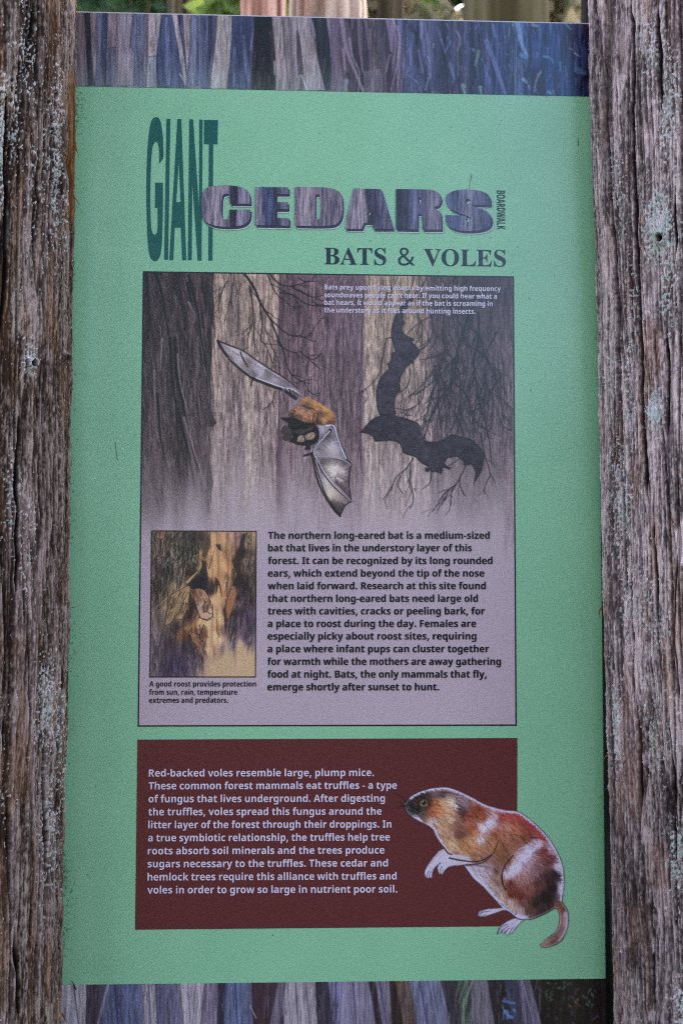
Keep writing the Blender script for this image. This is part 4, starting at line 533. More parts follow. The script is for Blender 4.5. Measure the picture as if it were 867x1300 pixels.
# ------------------------------------------------------------------ the picture of the bats
X0, Y0 = -0.2361, -0.2850; X1, Y1 = 0.2067, 0.2512
cv = Canvas(X0, Y0, X1, Y1, 1500)
r = np.random.default_rng(21); h, w, k = cv.h, cv.w, cv.k
jj, ii = np.meshgrid(np.arange(w), np.arange(h))
def prof(stops, y):
    xs = np.array([cv.ux(p, y) for p, _ in stops]); cs = np.array([c for _, c in stops], float)
    u = jj+(vnoise(h, w, 60*k, 20*k, r)-.5)*7*k
    return np.stack([np.interp(u, xs, cs[:, c]) for c in range(3)], -1)
top = prof([(180, (74, 64, 66)), (268, (92, 82, 82)), (272, (156, 142, 128)), (284, (142, 130, 120)), (297, (122, 110, 106)), (312, (152, 138, 126)), (324, (154, 139, 130)), (340, (140, 126, 118)), (353, (154, 138, 124)),
            (357, (100, 84, 90)), (372, (92, 76, 84)), (398, (108, 90, 98)), (420, (96, 80, 90)), (446, (104, 88, 98)), (460, (98, 82, 92)), (465, (158, 143, 130)), (476, (156, 141, 129)), (486, (140, 126, 114)), (504, (150, 136, 122)), (520, (140, 126, 112)), (538, (126, 112, 104)),
            (548, (76, 66, 72)), (600, (66, 58, 68)), (626, (70, 62, 72)), (652, (86, 74, 84))], 400)
mid = prof([(178, (84, 72, 76)), (266, (110, 98, 102)), (272, (152, 140, 138)), (290, (142, 130, 130)), (306, (128, 116, 120)), (311, (160, 150, 144)), (320, (166, 156, 148)), (328, (146, 132, 132)), (350, (142, 128, 130)), (354, (104, 88, 98)), (360, (118, 102, 110)),
            (380, (120, 104, 114)), (410, (122, 108, 116)), (440, (112, 96, 106)), (459, (108, 92, 102)), (463, (156, 144, 140)), (476, (160, 150, 144)), (490, (142, 128, 128)), (506, (152, 140, 138)), (530, (156, 144, 142)), (545, (150, 138, 138)), (552, (104, 92, 100)), (590, (100, 88, 96)), (620, (94, 82, 92)), (640, (112, 98, 108)), (653, (124, 110, 120))], 560)
py = plane  # (rows in photo pixels, close enough on this near-level picture)
yy = np.interp(np.arange(h), [0, h-1], [345.0, 922.0])[:, None]
t1 = np.clip((yy-400)/150, 0, 1)[..., None]
cv.img = top*(1-t1)+mid*t1
lav = np.array((164, 148, 162.))
strk = vnoise(h, w, 16*k, 1.6*k, r); strk2 = vnoise(h, w, 30*k, 2.6*k, r); grit = r.random((h, w))
cv.img *= (1+.5*(strk-.5)+.38*(strk2-.5)+.26*(grit-.5)+.34*(vnoise(h, w, 5*k, 1.3*k, r)-.5))[..., None]
def strokes(n, xa, xb, ya, yb, c, w0=1, L=(8, 26), al=(.2, .5), slant=0., jit=.05):
    for _ in range(n):
        x = r.uniform(xa, xb); y = r.uniform(ya, yb); l = r.uniform(*L); d = slant+r.normal(0, jit)
        cv.line([(x, y), (x+d*l*.5+r.normal(0, .7), y+l*.5), (x+d*l, y+l)], c, w0*r.uniform(.6, 1.3), .4, r.uniform(*al))
strokes(260, 290, 312, 350, 660, (84, 72, 76), .9); strokes(160, 326, 352, 346, 660, (90, 76, 80), .9); strokes(420, 357, 460, 346, 690, (62, 50, 60), 1.2, (12, 50), (.25, .6))
strokes(120, 360, 458, 346, 600, (134, 116, 126), .9, (14, 40), (.2, .4)); strokes(300, 482, 545, 350, 640, (84, 72, 76), .9, (6, 24))
strokes(420, 545, 650, 346, 640, (44, 38, 50), 1.1, (10, 40), (.25, .6), .04); strokes(140, 560, 650, 400, 660, (128, 114, 122), .9, (8, 24), (.2, .4)); strokes(60, 272, 290, 380, 660, (104, 92, 92), .8)
cv.line([(356, 346), (355, 450), (354, 560), (355, 640)], (62, 50, 60), 2.2, 1, .7); cv.line([(461, 346), (460, 420), (458, 500), (459, 600)], (74, 60, 70), 2, 1, .6)
strokes(50, 352, 358, 540, 640, (74, 56, 70), 2.2, (14, 40), (.3, .6))
cv.img *= np.array((.97, .91, .91))
for _ in range(2600):                     # pencil stipple
    x = r.uniform(272, 650); y = r.uniform(348, 650); l = r.uniform(2.5, 8)
    cv.line([(x, y), (x+r.normal(0, .5), y+l)], (58, 46, 52) if r.random() < .7 else (178, 162, 160), r.uniform(.7, 1.1), .4, r.uniform(.22, .5), False)
# big dark trunk at the left with its flared, ragged edge
trunk = [(176, 340), (271, 340), (270, 366), (271, 392), (267, 424), (269, 446), (266, 476), (268, 500), (267, 520), (271, 532), (275, 537), (272, 541), (262, 543), (263, 560), (266, 578), (271, 612), (270, 622), (265, 624), (267, 646), (263, 664), (262, 690), (170, 720)]
m, D = cv.mask(trunk, 1.0, False)
u = (jj+(vnoise(h, w, 90*k, 30*k, r)-.5)*16*k)
tone = .55*vnoise(h, w, 60*k, 7*k, r)+.45*vnoise(h, w, 20*k, 3*k, r)
big = vnoise(h, w, 160*k, 26*k, r)
tr = np.array((50, 39, 43.))*(1-tone[..., None])+np.array((106, 90, 96.))*tone[..., None]
tr = tr*(.56+.7*big[..., None])*(1+.3*(grit-.5))[..., None]
cv.put(m, tr)
def in_left(n, **kw): strokes(n, 181, 268, 346, 640, **kw)
in_left(900, c=(34, 27, 32), w0=1.1, L=(8, 36), al=(.3, .7), slant=.06, jit=.1); in_left(640, c=(130, 113, 118), w0=.9, L=(6, 24), al=(.2, .5), slant=.08, jit=.1)
for pts in [[(196, 345), (204, 365), (210, 400), (218, 440)], [(240, 350), (250, 390), (256, 430), (262, 470)], [(222, 430), (224, 470), (230, 500), (236, 530), (244, 570), (254, 600)], [(238, 360), (246, 400)],
            [(216, 430), (219, 480), (224, 520), (226, 560)], [(186, 350), (190, 390), (188, 430)], [(200, 500), (205, 560), (214, 600)], [(226, 520), (236, 560), (244, 600), (250, 630)]]:
    cv.line(pts, (26, 22, 26), 4.2, 1.2, .8)
for pts in [[(226, 450), (230, 490), (240, 525)], [(234, 530), (246, 570), (258, 606), (264, 622)], [(206, 430), (204, 470)], [(240, 384), (247, 400), (246, 410)], [(196, 470), (198, 520)]]:
    cv.line(pts, (146, 128, 136), 2.6, .8, .6)
cv.line([(271, 346), (270, 366), (271, 392), (267, 424), (269, 446), (266, 476), (268, 500), (267, 520), (274, 536)], (40, 34, 38), 1.6, 1.4, .8)
# mist: everything pales into the lilac paper
onleft = np.clip((cv.ux(274, 540)-jj)/(8*k), 0, 1)
f = np.clip((yy-506-40*onleft-46*(vnoise(h, w, 60*k, 9*k, r)-.5)-jj/w*10)/(180-24*onleft), 0, 1); f = f**1.25
f = np.maximum(f, np.clip((yy-652)/44, 0, 1)); f = f*f*(3-2*f)
paper = lav*(1+.03*(vnoise(h, w, 80*k, 80*k, r)-.5))[..., None]
warm = np.clip(1-(yy-560)/160, 0, 1)[..., None]*np.array((2, 2, -12.))
cv.img += f[..., None]*(paper+warm-cv.img)
strokes(120, 185, 300, 620, 700, (120, 106, 116), 1, (8, 26), (.1, .3)); strokes(160, 357, 460, 640, 690, (120, 104, 116), 1, (8, 26), (.1, .3)); strokes(50, 640, 652, 640, 690, (110, 96, 106), 1.2, (10, 30), (.1, .35))
# vignetted right flank and top corner
q = np.clip((yy-346)/40, 0, 1)[..., None]
a = np.clip((jj-cv.ux(560, 380))/(40*k), 0, 1)[..., None]*np.clip((430-yy)/90, 0, 1)[..., None]*.5
cv.img += a*(np.array((46, 42, 54.))-cv.img)
# branches
BR = (34, 28, 32)
def branch(pts, w0=2.4, w1=.8, col=BR, al=.9, twigs=0, spread=.9, L=22, depth=1, down=.35):
    cv.line(pts, col, w0, w1, al)
    q = smooth_pts(pts, False, 60, 4)
    for _ in range(twigs if len(q) > 4 else 0):
        i = r.integers(1, len(q)-1); d = q[i]-q[i-1]; a = math.atan2(d[1], d[0])+r.choice([-1, 1])*r.uniform(.3, spread)
        l = L*r.uniform(.5, 1.3); p = q[i]; pts2 = [tuple(p)]
        for s_ in range(3):
            a += r.normal(0, .22); a += (math.pi/2-a)*down*.25
            p = p+np.array((math.cos(a), math.sin(a)))*l/3; pts2.append(tuple(p))
        cv.line(pts2, col, w0*.5, .5, al*.9)
        if depth > 0 and r.random() < .6:
            branch(pts2, w0*.45, .4, col, al*.9, 2, spread, L*.6, depth-1, down)
for pts, w0, tw in [([(485,24),(525,80),(560,160),(600,225),(630,300),(660,370),(670,420),(695,470),(740,500),(775,510)], 4.2, 3), ([(600,225),(660,280),(700,300),(740,295),(750,270)], 2.4, 0), ([(700,300),(760,305),(788,280),(790,268)], 1.6, 0),
    ([(630,320),(660,355),(700,372),(735,370),(740,350)], 2, 0), ([(735,370),(770,400),(800,400),(825,375)], 1.8, 0), ([(770,402),(800,430),(820,446)], 1.5, 0), ([(510,80),(520,140),(525,230),(505,300),(498,370)], 2.6, 3), ([(555,160),(565,250),(560,320),(580,340),(620,440)], 2.2, 3),
    ([(600,30),(640,70),(690,82),(730,75),(760,90)], 2.4, 1), ([(590,30),(625,110),(680,160),(720,185)], 2, 2), ([(650,110),(700,120),(760,160),(820,170),(860,165)], 2.4, 2), ([(690,80),(740,110),(800,130),(870,100)], 2, 2), ([(725,45),(750,60),(785,60),(800,30)], 1.8, 1),
    ([(530,240),(530,320),(550,380)], 1.6, 2), ([(575,260),(600,330),(620,380),(625,450)], 1.4, 2), ([(695,470),(700,500),(720,510)], 1.4, 0), ([(620,545),(610,590),(590,610),(568,626)], 1.6, 0), ([(612,590),(616,615)], 1.2, 0), ([(545,540),(548,600)], 1.4, 0), ([(770,540),(790,560),(820,550)], 1.4, 0),
    ([(410,60),(380,130),(375,200)], 1.6, 3), ([(440,50),(425,140),(400,240)], 1.3, 2), ([(470,70),(460,150)], 1.2, 2)]:
    branch(w_left(pts), w0*.84, .9, BR, .92, tw+1, .9, 18, 1)
for pts, w0, tw in [([(655,185),(630,260),(605,340),(600,400),(580,470),(550,520),(520,560)], 5.2, 8), ([(520,560),(495,620),(470,690),(455,740)], 3, 4), ([(690,190),(690,300),(670,400),(680,480),(690,560),(720,660),(740,760),(745,830)], 4, 9), ([(580,480),(640,540),(660,620),(700,680)], 2.6, 5),
    ([(545,200),(540,300),(545,360),(480,460),(430,520),(375,555)], 2.4, 4), ([(545,360),(500,380),(440,390)], 1.8, 1), ([(600,350),(570,480),(575,560),(560,640),(545,700)], 2.6, 6), ([(640,330),(700,360),(740,420),(780,520)], 2.4, 6), ([(500,200),(430,240),(380,290)], 1.8, 0),
    ([(430,190),(455,260),(440,300),(400,350)], 1.6, 1), ([(480,170),(500,260),(470,330),(440,350)], 1.6, 2), ([(375,300),(330,295),(300,300),(285,380),(270,450),(230,500),(180,535)], 1.8, 0), ([(325,300),(335,340)], 1.6, 0), ([(215,510),(222,550),(205,575)], 1.2, 0), ([(205,520),(195,545),(205,550)], 1.2, 0),
    ([(400,430),(395,490),(365,525),(360,520)], 1.6, 1), ([(470,440),(450,560),(400,600),(385,605)], 1.8, 3), ([(440,560),(438,600),(420,632)], 1.4, 0), ([(420,590),(410,625),(390,625)], 1.2, 0), ([(505,450),(480,600),(455,640)], 1.4, 3), ([(540,380),(520,470),(480,560)], 1.6, 3),
    ([(700,700),(715,790),(735,850),(740,890)], 2.2, 2), ([(640,240),(700,300),(720,380),(800,460)], 2, 5), ([(610,640),(620,700)], 2, 1),
    ([(415,805),(385,850),(340,890),(322,945)], 1.8, 2), ([(405,830),(400,900),(410,940),(415,985),(402,1020)], 1.6, 2), ([(360,880),(350,920),(370,955)], 1.2, 0), ([(490,865),(485,910),(450,940)], 1.4, 0), ([(635,840),(600,910),(560,950),(550,985)], 1.6, 3), ([(610,810),(560,840),(550,835)], 1.4, 0), ([(600,910),(575,960),(575,1005)], 1.2, 1),
    ([(420,935),(425,945)], 1.2, 0), ([(600,35),(560,80),(540,150)], 2, 4), ([(350,40),(330,80),(300,110)], 1.2, 2), ([(420,40),(405,90),(370,140)], 1.2, 3), ([(470,40),(450,100),(440,150)], 1.4, 3), ([(0,130),(40,140),(60,125)], 1.6, 0), ([(0,385),(20,370)], 1.2, 0), ([(0,410),(16,425)], 1.2, 0), ([(0,545),(20,540)], 1.2, 0), ([(0,150),(30,165),(55,160)], 1.4, 0)]:
    branch(w_right(pts), w0*.86, .9, (34, 28, 36), .9, tw+2 if tw else 0, .8, 24, 1, .6)
for _ in range(34):                       # the dense dark spray of boughs
    x = r.uniform(548, 640); y = r.uniform(392, 520); a = math.pi/2+r.normal(.12, .28); L = r.uniform(30, 90); p = np.array((x, y)); q_ = [tuple(p)]
    for s_ in range(4):
        a += r.normal(0, .16); p = p+np.array((math.cos(a), math.sin(a)))*L/4; q_.append(tuple(p))
    branch(q_, r.uniform(1.3, 2.6), .8, (36, 30, 38), r.uniform(.55, .9), 3, .8, 20, 1, .6)
# two dark echo shapes of the flying bat
SH = np.array((52, 44, 56.))
up = w_shad([(575,-12),(520,20),(440,130),(400,220),(380,300),(380,390),(410,480),(415,540),(385,560),(370,640),(330,668),(345,690),(350,720),(310,755),(260,820),(227,920),(222,1020),(237,1140),(262,1200),(410,1195),(430,1165),(413,1130),(415,1040),(440,980),(470,950),(470,850),(490,780),(540,700),(585,662),(612,668),(612,632),(640,605),(680,540),(640,490),(582,432),(612,432),(612,404),(590,402),(530,370),(500,340),(490,290),(518,250),(495,200),(510,140),(560,70),(604,10)])
lo_ = w_low([(30,190),(70,145),(110,105),(150,88),(210,82),(270,90),(340,110),(385,130),(405,160),(415,215),(430,240),(500,245),(540,230),(600,200),(650,215),(700,225),(750,260),(780,300),(790,350),(780,410),(750,470),(725,512),(735,460),(735,420),(712,385),(670,392),(660,365),(630,340),(600,340),(565,350),(550,380),(565,395),(588,402),(582,418),(540,402),(530,444),(500,430),(470,432),(458,416),(452,432),(430,425),(430,405),(452,402),(400,370),(370,340),(300,315),(285,280),(270,255),(230,240),(125,245),(105,210),(70,195)])
for bat in (up, lo_):
    m, D = cv.mask(bat, .8, True, 50)
    tex = SH*(1+.42*(vnoise(h, w, 5*k, 5*k, r)-.5)+.3*(grit-.5)+.3*(vnoise(h, w, 26*k, 18*k, r)-.5))[..., None]
    tex = np.where((D > -1.6)[..., None], np.array((34, 28, 36.)), tex)
    cv.put(m, tex, .97)
for pts in [[(150,200),(190,165),(240,150),(300,130)], [(300,130),(330,190),(300,260)], [(420,250),(400,300),(400,350)], [(540,240),(600,250),(680,270),(740,320)]]:
    cv.line(w_low(pts), (38, 32, 40), 1.4, .8, .6)
cv.line(w_low([(385,130),(405,170),(418,220)]), (120, 104, 110), 1.4, .8, .6)
# the flying bat: far wing
DK = (38, 32, 36)
wing = w_left([(370,322),(430,345),(480,365),(530,400),(590,440),(640,470),(690,505),(722,532),(742,568),(712,606),(690,575),(650,545),(600,520),(545,500),(525,490),(480,455),(430,410),(390,360)])
m, D = cv.mask(wing, .7, True, 50); cv.put(m, np.array((136, 121, 127.))*(1+.12*(grit-.5))[..., None])
def glow(wf, spots):
    for (x, y), rad, c, al in spots:
        q = cv.P(wf([(x, y)]))[0]
        g = np.exp(-((jj-q[0])**2+(ii-q[1])**2)/(2*(rad*k)**2))*m; cv.put(g, c, al)
glow(w_left, [((440,375), 8, (184,172,182), .9), ((470,400), 7, (180,168,176), .8), ((550,440), 7, (190,178,190), .9), ((565,455), 5, (186,174,186), .8), ((620,480), 7, (176,162,176), .7), ((420,400), 5, (92,76,70), .7), ((500,425), 5, (104,86,78), .6), ((525,470), 5, (84,70,76), .7), ((590,470), 5, (96,82,88), .7), ((660,515), 6, (110,96,104), .7), ((700,560), 6, (84,72,76), .7)])
for _ in range(70):
    t = r.random(); a = np.array((380, 335.))*(1-t)+np.array((700, 520.))*t
    cv.line(w_left([a, a+np.array((r.uniform(4, 14), r.uniform(8, 22)))]), (84, 72, 80), .9, .4, .45)
cv.line(w_left([(370,322),(390,360),(430,410),(480,455),(525,490)]), DK, 3.4, 3.2, .95); cv.line(w_left([(420,395),(470,440),(520,478)]), (156, 146, 158), .9, .8, .8)
cv.line(w_left([(370,322),(430,345),(480,365),(530,400),(590,440),(640,470),(690,505),(722,532)]), DK, 1.8, 1.6, .95)
cv.line(w_left([(470,372),(480,400),(505,440),(532,480)]), DK, 1.7, 1.7, .9); cv.line(w_left([(505,440),(532,482)]), (190, 180, 196), 1, .8, .9)
cv.line(w_left([(575,440),(565,465),(540,485)]), (186, 176, 192), 1.1, .9, .9)
cv.line(w_left([(525,488),(560,502),(610,522),(660,540),(712,575)]), DK, 3.8, 4.4, .95); cv.line(w_left([(540,486),(600,508),(660,528),(700,535),(725,555)]), (196, 188, 204), 1.5, 1.6, .85)
cv.line(w_left([(528,490),(520,500),(517,518)]), DK, 2.2, 2.2, .95)
for _ in range(26):
    t = r.random(); x = 640+90*t; y = 528+32*t*t; cv.line(w_left([(x, y), (x+r.uniform(6, 14), y+r.uniform(10, 22))]), DK if r.random() < .6 else (170, 160, 172), 1, .5, .8)
# near wing
wing2 = w_bat([(590,432),(655,425),(695,470),(715,560),(770,660),(800,740),(838,795),(815,880),(820,1000),(838,1132),(780,1170),(735,1266),(680,1210),(600,1090),(545,980),(505,850),(485,740),(472,692),(500,640),(545,590),(540,520),(515,435)])
m, D = cv.mask(wing2, .7, True, 40); cv.put(m, np.array((140, 125, 132.))*(1+.12*(grit-.5))[..., None])
glow(w_bat, [((560,480), 5, (170,160,176), .8), ((660,620), 8, (182,170,178), .9), ((610,660), 6, (172,160,166), .7), ((600,690), 4, (110,96,104), .5), ((680,850), 10, (206,192,184), .95), ((740,900), 8, (204,190,186), .9), ((640,1060), 8, (204,188,172), .95), ((730,1130), 6, (196,176,150), .8), ((600,960), 6, (190,176,176), .8),
              ((560,770), 6, (110,94,96), .8), ((790,790), 5, (92,80,88), .8), ((800,1000), 8, (112,98,104), .85), ((700,1180), 7, (96,82,90), .9), ((800,1110), 5, (100,86,94), .8), ((640,520), 5, (92,80,88), .8), ((730,600), 5, (150,140,158), .6), ((530,880), 5, (120,104,108), .7)])
def hatch(n, p0, p1, vec, c, wd=.9, al=.7):
    n = int(n*1.5)
    for i in range(n):
        t = (i+r.random()*.6)/n; a = np.array(p0)*(1-t)+np.array(p1)*t
        v = np.array(vec)*r.uniform(.55, 1.2); cv.line(w_bat([a, a+v*.5+r.normal(0, 3, 2), a+v]), c, wd, .35, al*r.uniform(.7, 1.1))
hatch(22, (800,750), (560,740), (-18, 60), (62,52,58)); hatch(22, (835,800), (818,1000), (-60, 30), (70,60,66)); hatch(26, (818,960), (700,900), (10, -50), (90,78,82), .8, .5)
hatch(24, (830,1100), (690,960), (-8, -66), (60,50,56)); hatch(22, (735,1260), (640,1150), (36, -52), (60,50,56)); hatch(20, (780,1165), (735,1260), (-40, -40), (60,50,56)); hatch(18, (640,520), (520,660), (44, 40), (70,60,66))
hatch(20, (700,500), (795,735), (-46, 26), (84,72,80), .8, .6); hatch(18, (520,760), (700,990), (36, -8), (74,62,68)); hatch(20, (500,780), (600,1060), (34, 20), (84,72,78)); hatch(14, (530,450), (548,570), (40, 20), (70,60,66))
for pts, w_ in [([(838,795),(815,880),(820,1000),(838,1132)], 1.5), ([(838,1132),(780,1170),(735,1266)], 1.5), ([(735,1266),(680,1210),(600,1090),(545,980),(505,850),(485,740),(470,690)], 2.6), ([(695,470),(715,560),(770,660),(800,740),(838,795)], 1.6)]:
    cv.line(w_bat(pts), DK, w_, w_, .9)
for pts, w_ in [([(645,480),(600,540),(540,600),(505,645),(488,690),(500,720)], 4.2), ([(505,725),(530,770),(590,880),(690,1005),(838,1130)], 3), ([(500,740),(540,880),(600,1060),(735,1262)], 2), ([(510,725),(600,726),(700,738),(770,760),(838,797)], 2), ([(655,432),(690,470),(705,530),(735,620)], 3)]:
    cv.line(w_bat(pts), DK, w_, w_*.6, .95)
for pts, w_ in [([(638,488),(590,545),(535,605),(503,650),(494,690),(512,730)], 1.7), ([(512,730),(540,775),(596,880),(695,1000),(834,1126)], 1.2), ([(512,750),(548,880),(610,1060)], .9), ([(515,724),(600,724),(700,735),(770,756),(834,794)], 1.1), ([(610,436),(660,432),(690,465),(706,530),(740,625),(790,735)], 2)]:
    cv.line(w_bat(pts), (196, 190, 212), w_, w_*.7, .9)
cv.line(w_bat([(515,440),(545,475),(548,520),(540,590)]), (180, 172, 190), 1.4, 1, .8); cv.line(w_bat([(545,475),(585,470),(550,520)]), (176, 168, 186), 1, .8, .8)
# body
dark = w_bat([(258,360),(180,362),(215,388),(255,410),(258,450),(285,500),(300,540),(265,582),(300,595),(345,612),(395,622),(425,622),(405,650),(425,660),(465,655),(462,622),(500,606),(530,585),(545,545),(540,470),(515,430),(480,400),(400,380),(320,340)])
m, D = cv.mask(dark, .7, True, 40); cv.put(m, np.array((36, 30, 34.))*(1+.3*(grit-.5))[..., None])
cv.line(w_bat([(480,690),(450,700),(420,706),(402,716)]), DK, 3, 2, .95); cv.line(w_bat([(440,706),(402,716)]), DK, 2, 1.4, .95)
for pts, c in [([(198,480),(215,445),(250,442),(280,460),(300,495),(290,520),(240,520),(210,510)], (66,56,56)), ([(210,545),(225,515),(262,515),(290,530),(278,562),(240,574),(218,565)], (60,52,54))]:
    m, D = cv.mask(w_bat(pts), .7); cv.put(m, np.array(c, float)*(1+.3*(grit-.5))[..., None]); cv.line(w_bat(pts+pts[:1]), DK, 1, 1, .7)
for pts, c in [([(340,578),(350,545),(375,520),(400,535),(410,565),(400,585),(370,588)], (138,118,108)), ([(410,530),(450,505),(490,496),(508,510),(500,545),(470,565),(430,565)], (146,124,112)), ([(300,500),(340,470),(420,470),(490,430),(496,460),(440,490),(370,510)], (62,52,52))]:
    m, D = cv.mask(w_bat(pts), .7); cv.put(m, np.array(c, float)*(1+.25*(vnoise(h, w, 4*k, 3*k, r)-.5))[..., None])
cv.line(w_bat([(380,585),(385,550),(395,530)]), (92,76,72), .9, .7, .8); cv.line(w_bat([(430,560),(470,535),(500,510)]), (98,80,76), .9, .7, .8)
for pts in ([(352,238),(400,185),(440,174),(520,215),(600,260),(660,300),(690,350),(694,412),(640,425),(560,425),(515,436),(490,380),(470,320),(420,275)], [(258,350),(275,300),(320,258),(360,262),(430,300),(482,335),(497,380),(492,408),(440,412),(380,392),(320,366),(280,352)]):
    m, D = cv.mask(w_bat(pts), .8); fur = cv.blend_points(w_bat([(420,190),(520,230),(600,280),(660,330),(600,380),(690,390),(560,330),(500,290),(430,250),(520,400),(640,415),(300,290),(350,300),(420,330),(470,370),(290,340),(360,360),(450,400),(390,310)]),
        [(176,112,64),(186,120,62),(198,134,66),(180,112,56),(200,130,62),(110,70,48),(90,58,44),(176,110,58),(104,66,48),(70,48,42),(84,54,44),(120,78,60),(178,108,72),(186,116,76),(176,104,66),(60,44,42),(90,58,48),(96,60,50),(190,122,82)])
    gy = fur.mean(-1, keepdims=True); cv.put(m, gy+(fur-gy)*.76+np.array((6, 5, 6.)))
    q = cv.P(w_bat(pts)); 
    for _ in range(330):
        x = r.uniform(q[:, 0].min(), q[:, 0].max()); y = r.uniform(q[:, 1].min(), q[:, 1].max())
        if m[int(y), int(x)] < .8: continue
        c = cv.img[int(y), int(x)]*r.choice([.45, .6, 1.25, 1.4]); L = r.uniform(2.5, 6); a = .62+r.normal(0, .25)
        fx, fy = x, y
        # in canvas pixels: draw a short hair
        n = 6
        for s_ in range(n):
            xi, yi = int(fx+math.cos(a)*L*k*s_/n), int(fy+math.sin(a)*L*k*s_/n)
            if 0 <= xi < w and 0 <= yi < h: cv.img[yi, xi] += .6*(1-s_/n)*(np.clip(c, 0, 235)-cv.img[yi, xi])
for pts in [[(500,440),(486,380),(500,330),(470,300)], [(400,252),(440,275),(480,300)], [(560,420),(520,400),(530,340),(510,320)], [(440,270),(490,285),(540,330)]]:
    cv.line(w_bat(pts), (52, 36, 34), 2.4, .8, .75)
# the ruled black frame of the picture
for a, b in [((0, 0), (w, 2.6)), ((0, h-2.6), (w, h)), ((0, 0), (2.2, h)), ((w-2.6, 0), (w, h))]:
    cv.img[int(a[1]):int(math.ceil(b[1])), int(a[0]):int(math.ceil(b[0]))] = (36, 34, 42)
illus = cv.build('bat_picture', M_PRINT, sign, .0004)

LINES = [("Bats prey upon flying insects by emitting high frequency", 412, 635.1, 367.8, 370), ("soundwaves people can't hear. If you could hear what a", 411.6, 630.3, 377.7, 379.6), ("bat hears, it would appear as if the bat is screaming in", 411.6, 624.9, 387.3, 389), ("the understory as it flies around hunting insects.", 411.6, 603, 396.9, 398.8)]
text_block('quote_text', LINES, 'sans', 6.4, INK_LILAC, illus, .0010, 0)
bl = [684.1, 700, 716.1, 732.1, 748.1, 764.1, 780.1, 796, 811.9, 828, 844.1, 860.2, 876.4]
BODY = ["The northern long-eared bat is a medium-sized", "bat that lives in the understory layer of this", "forest. It can be recognized by its long rounded", "ears, which extend beyond the tip of the nose", "when laid forward. Research at this site found", "that northern long-eared bats need large old", "trees with cavities, cracks or peeling bark, for", "a place to roost during the day. Females are", "especially picky about roost sites, requiring", "a place where infant pups can cluster together", "for warmth while the mothers are away gathering", "food at night. Bats, the only mammals that fly,", "emerge shortly after sunset to hunt."]
rx = [621, 598.4, 624.5, 614.1, 616, 606, 614.7, 603.7, 604.1, 620, 635.1, 617, 556.7]
text_block('body_text', [(s, 340.5-i*.08, x, y, y-.1) for i, (s, x, y) in enumerate(zip(BODY, rx, bl))], 'sans', 8.9, INK_BLACK, illus, .0010, 0, .00016)

# ------------------------------------------------------------------ small inset: a bat tucked under loose bark
a = w_roost([(105, 62), (748, 965)]); Xa, Ya = plane(*np.array([(192.2, 673.3)]).T); Xb, Yb = plane(*np.array([(324.8, 859.8)]).T)
cv = Canvas(float(Xa[0]), float(Ya[0]), float(Xb[0]), float(Yb[0]), 2000)
r = np.random.default_rng(5); h, w, k = cv.h, cv.w, cv.k; grit = r.random((h, w))
PTS = [(120,100),(125,300),(120,500),(120,700),(125,900),(170,110),(180,220),(150,400),(165,600),(150,780),(200,100),(205,250),(215,330),(250,120),(260,250),(280,330),(250,430),(230,520),(200,640),(300,110),(320,200),(330,300),(300,460),(270,560),(250,660),(300,700),(220,760),(260,860),(350,120),(370,230),(400,150),(430,110),(420,230),(470,120),(500,200),(540,140),(600,110),(640,130),(480,300),(560,300),(600,220),(620,280),(660,200),(690,130),(720,120),(700,260),(725,400),(690,400),(650,380),(660,480),(640,560),(600,440),(590,520),(540,400),(520,480),(460,430),(420,400),(440,500),(470,600),(400,620),(350,600),(330,560),(520,620),(500,720),(460,800),(480,720),(420,700),(380,720),(340,780),(400,820),(360,880),(300,900),(180,900),(560,680),(580,780),(620,640),(700,600),(680,700),(720,760),(650,780),(600,840),(560,880),(680,860),(720,920),(480,900),(420,930),(540,940),(640,940)]
COL = [(104,88,76),(96,86,78),(98,90,84),(116,106,104),(120,110,108),(150,118,96),(140,112,98),(62,56,54),(92,84,80),(104,96,98),(92,80,64),(124,122,108),(56,52,50),(104,92,72),(132,124,104),(104,98,86),(146,130,100),(150,128,92),(110,102,90),(70,64,58),(60,56,54),(80,72,60),(186,142,96),(160,122,88),(70,64,64),(120,86,62),(70,64,70),(76,68,84),(60,56,54),(120,112,92),(80,72,62),(66,58,54),(170,132,88),(192,152,108),(204,160,112),(194,152,106),(160,126,104),(140,110,92),(206,164,112),(196,150,102),(150,116,88),(150,112,80),(60,52,52),(150,126,100),(156,134,104),(120,104,88),(112,98,86),(60,54,58),(70,56,54),(70,62,66),(60,54,60),(146,106,84),(150,108,84),(204,162,112),(208,168,118),(52,46,50),(44,40,48),(204,164,116),(208,170,122),(196,154,108),(90,70,62),(110,82,66),(206,166,118),(208,170,124),(190,158,120),(206,168,122),(150,112,80),(130,94,70),(80,72,80),(110,92,96),(104,94,104),(86,78,96),(80,72,88),(120,100,92),(136,124,124),(80,70,76),(80,72,86),(92,80,90),(132,116,120),(166,142,122),(176,150,124),(176,150,122),(180,152,122),(178,150,120),(160,136,118),(140,122,116),(180,152,124),(178,150,122)]
cv.img = cv.blend_points(w_roost(PTS), COL, 4.2)*np.array((.97, .925, .98))
st = vnoise(h, w, 16*k, 2.4*k, r); st2 = vnoise(h, w, 40*k, 5*k, r)
cv.img *= (1+.4*(st-.5)+.24*(st2-.5)+.1*(grit-.5))[..., None]
OL = (38, 34, 40)
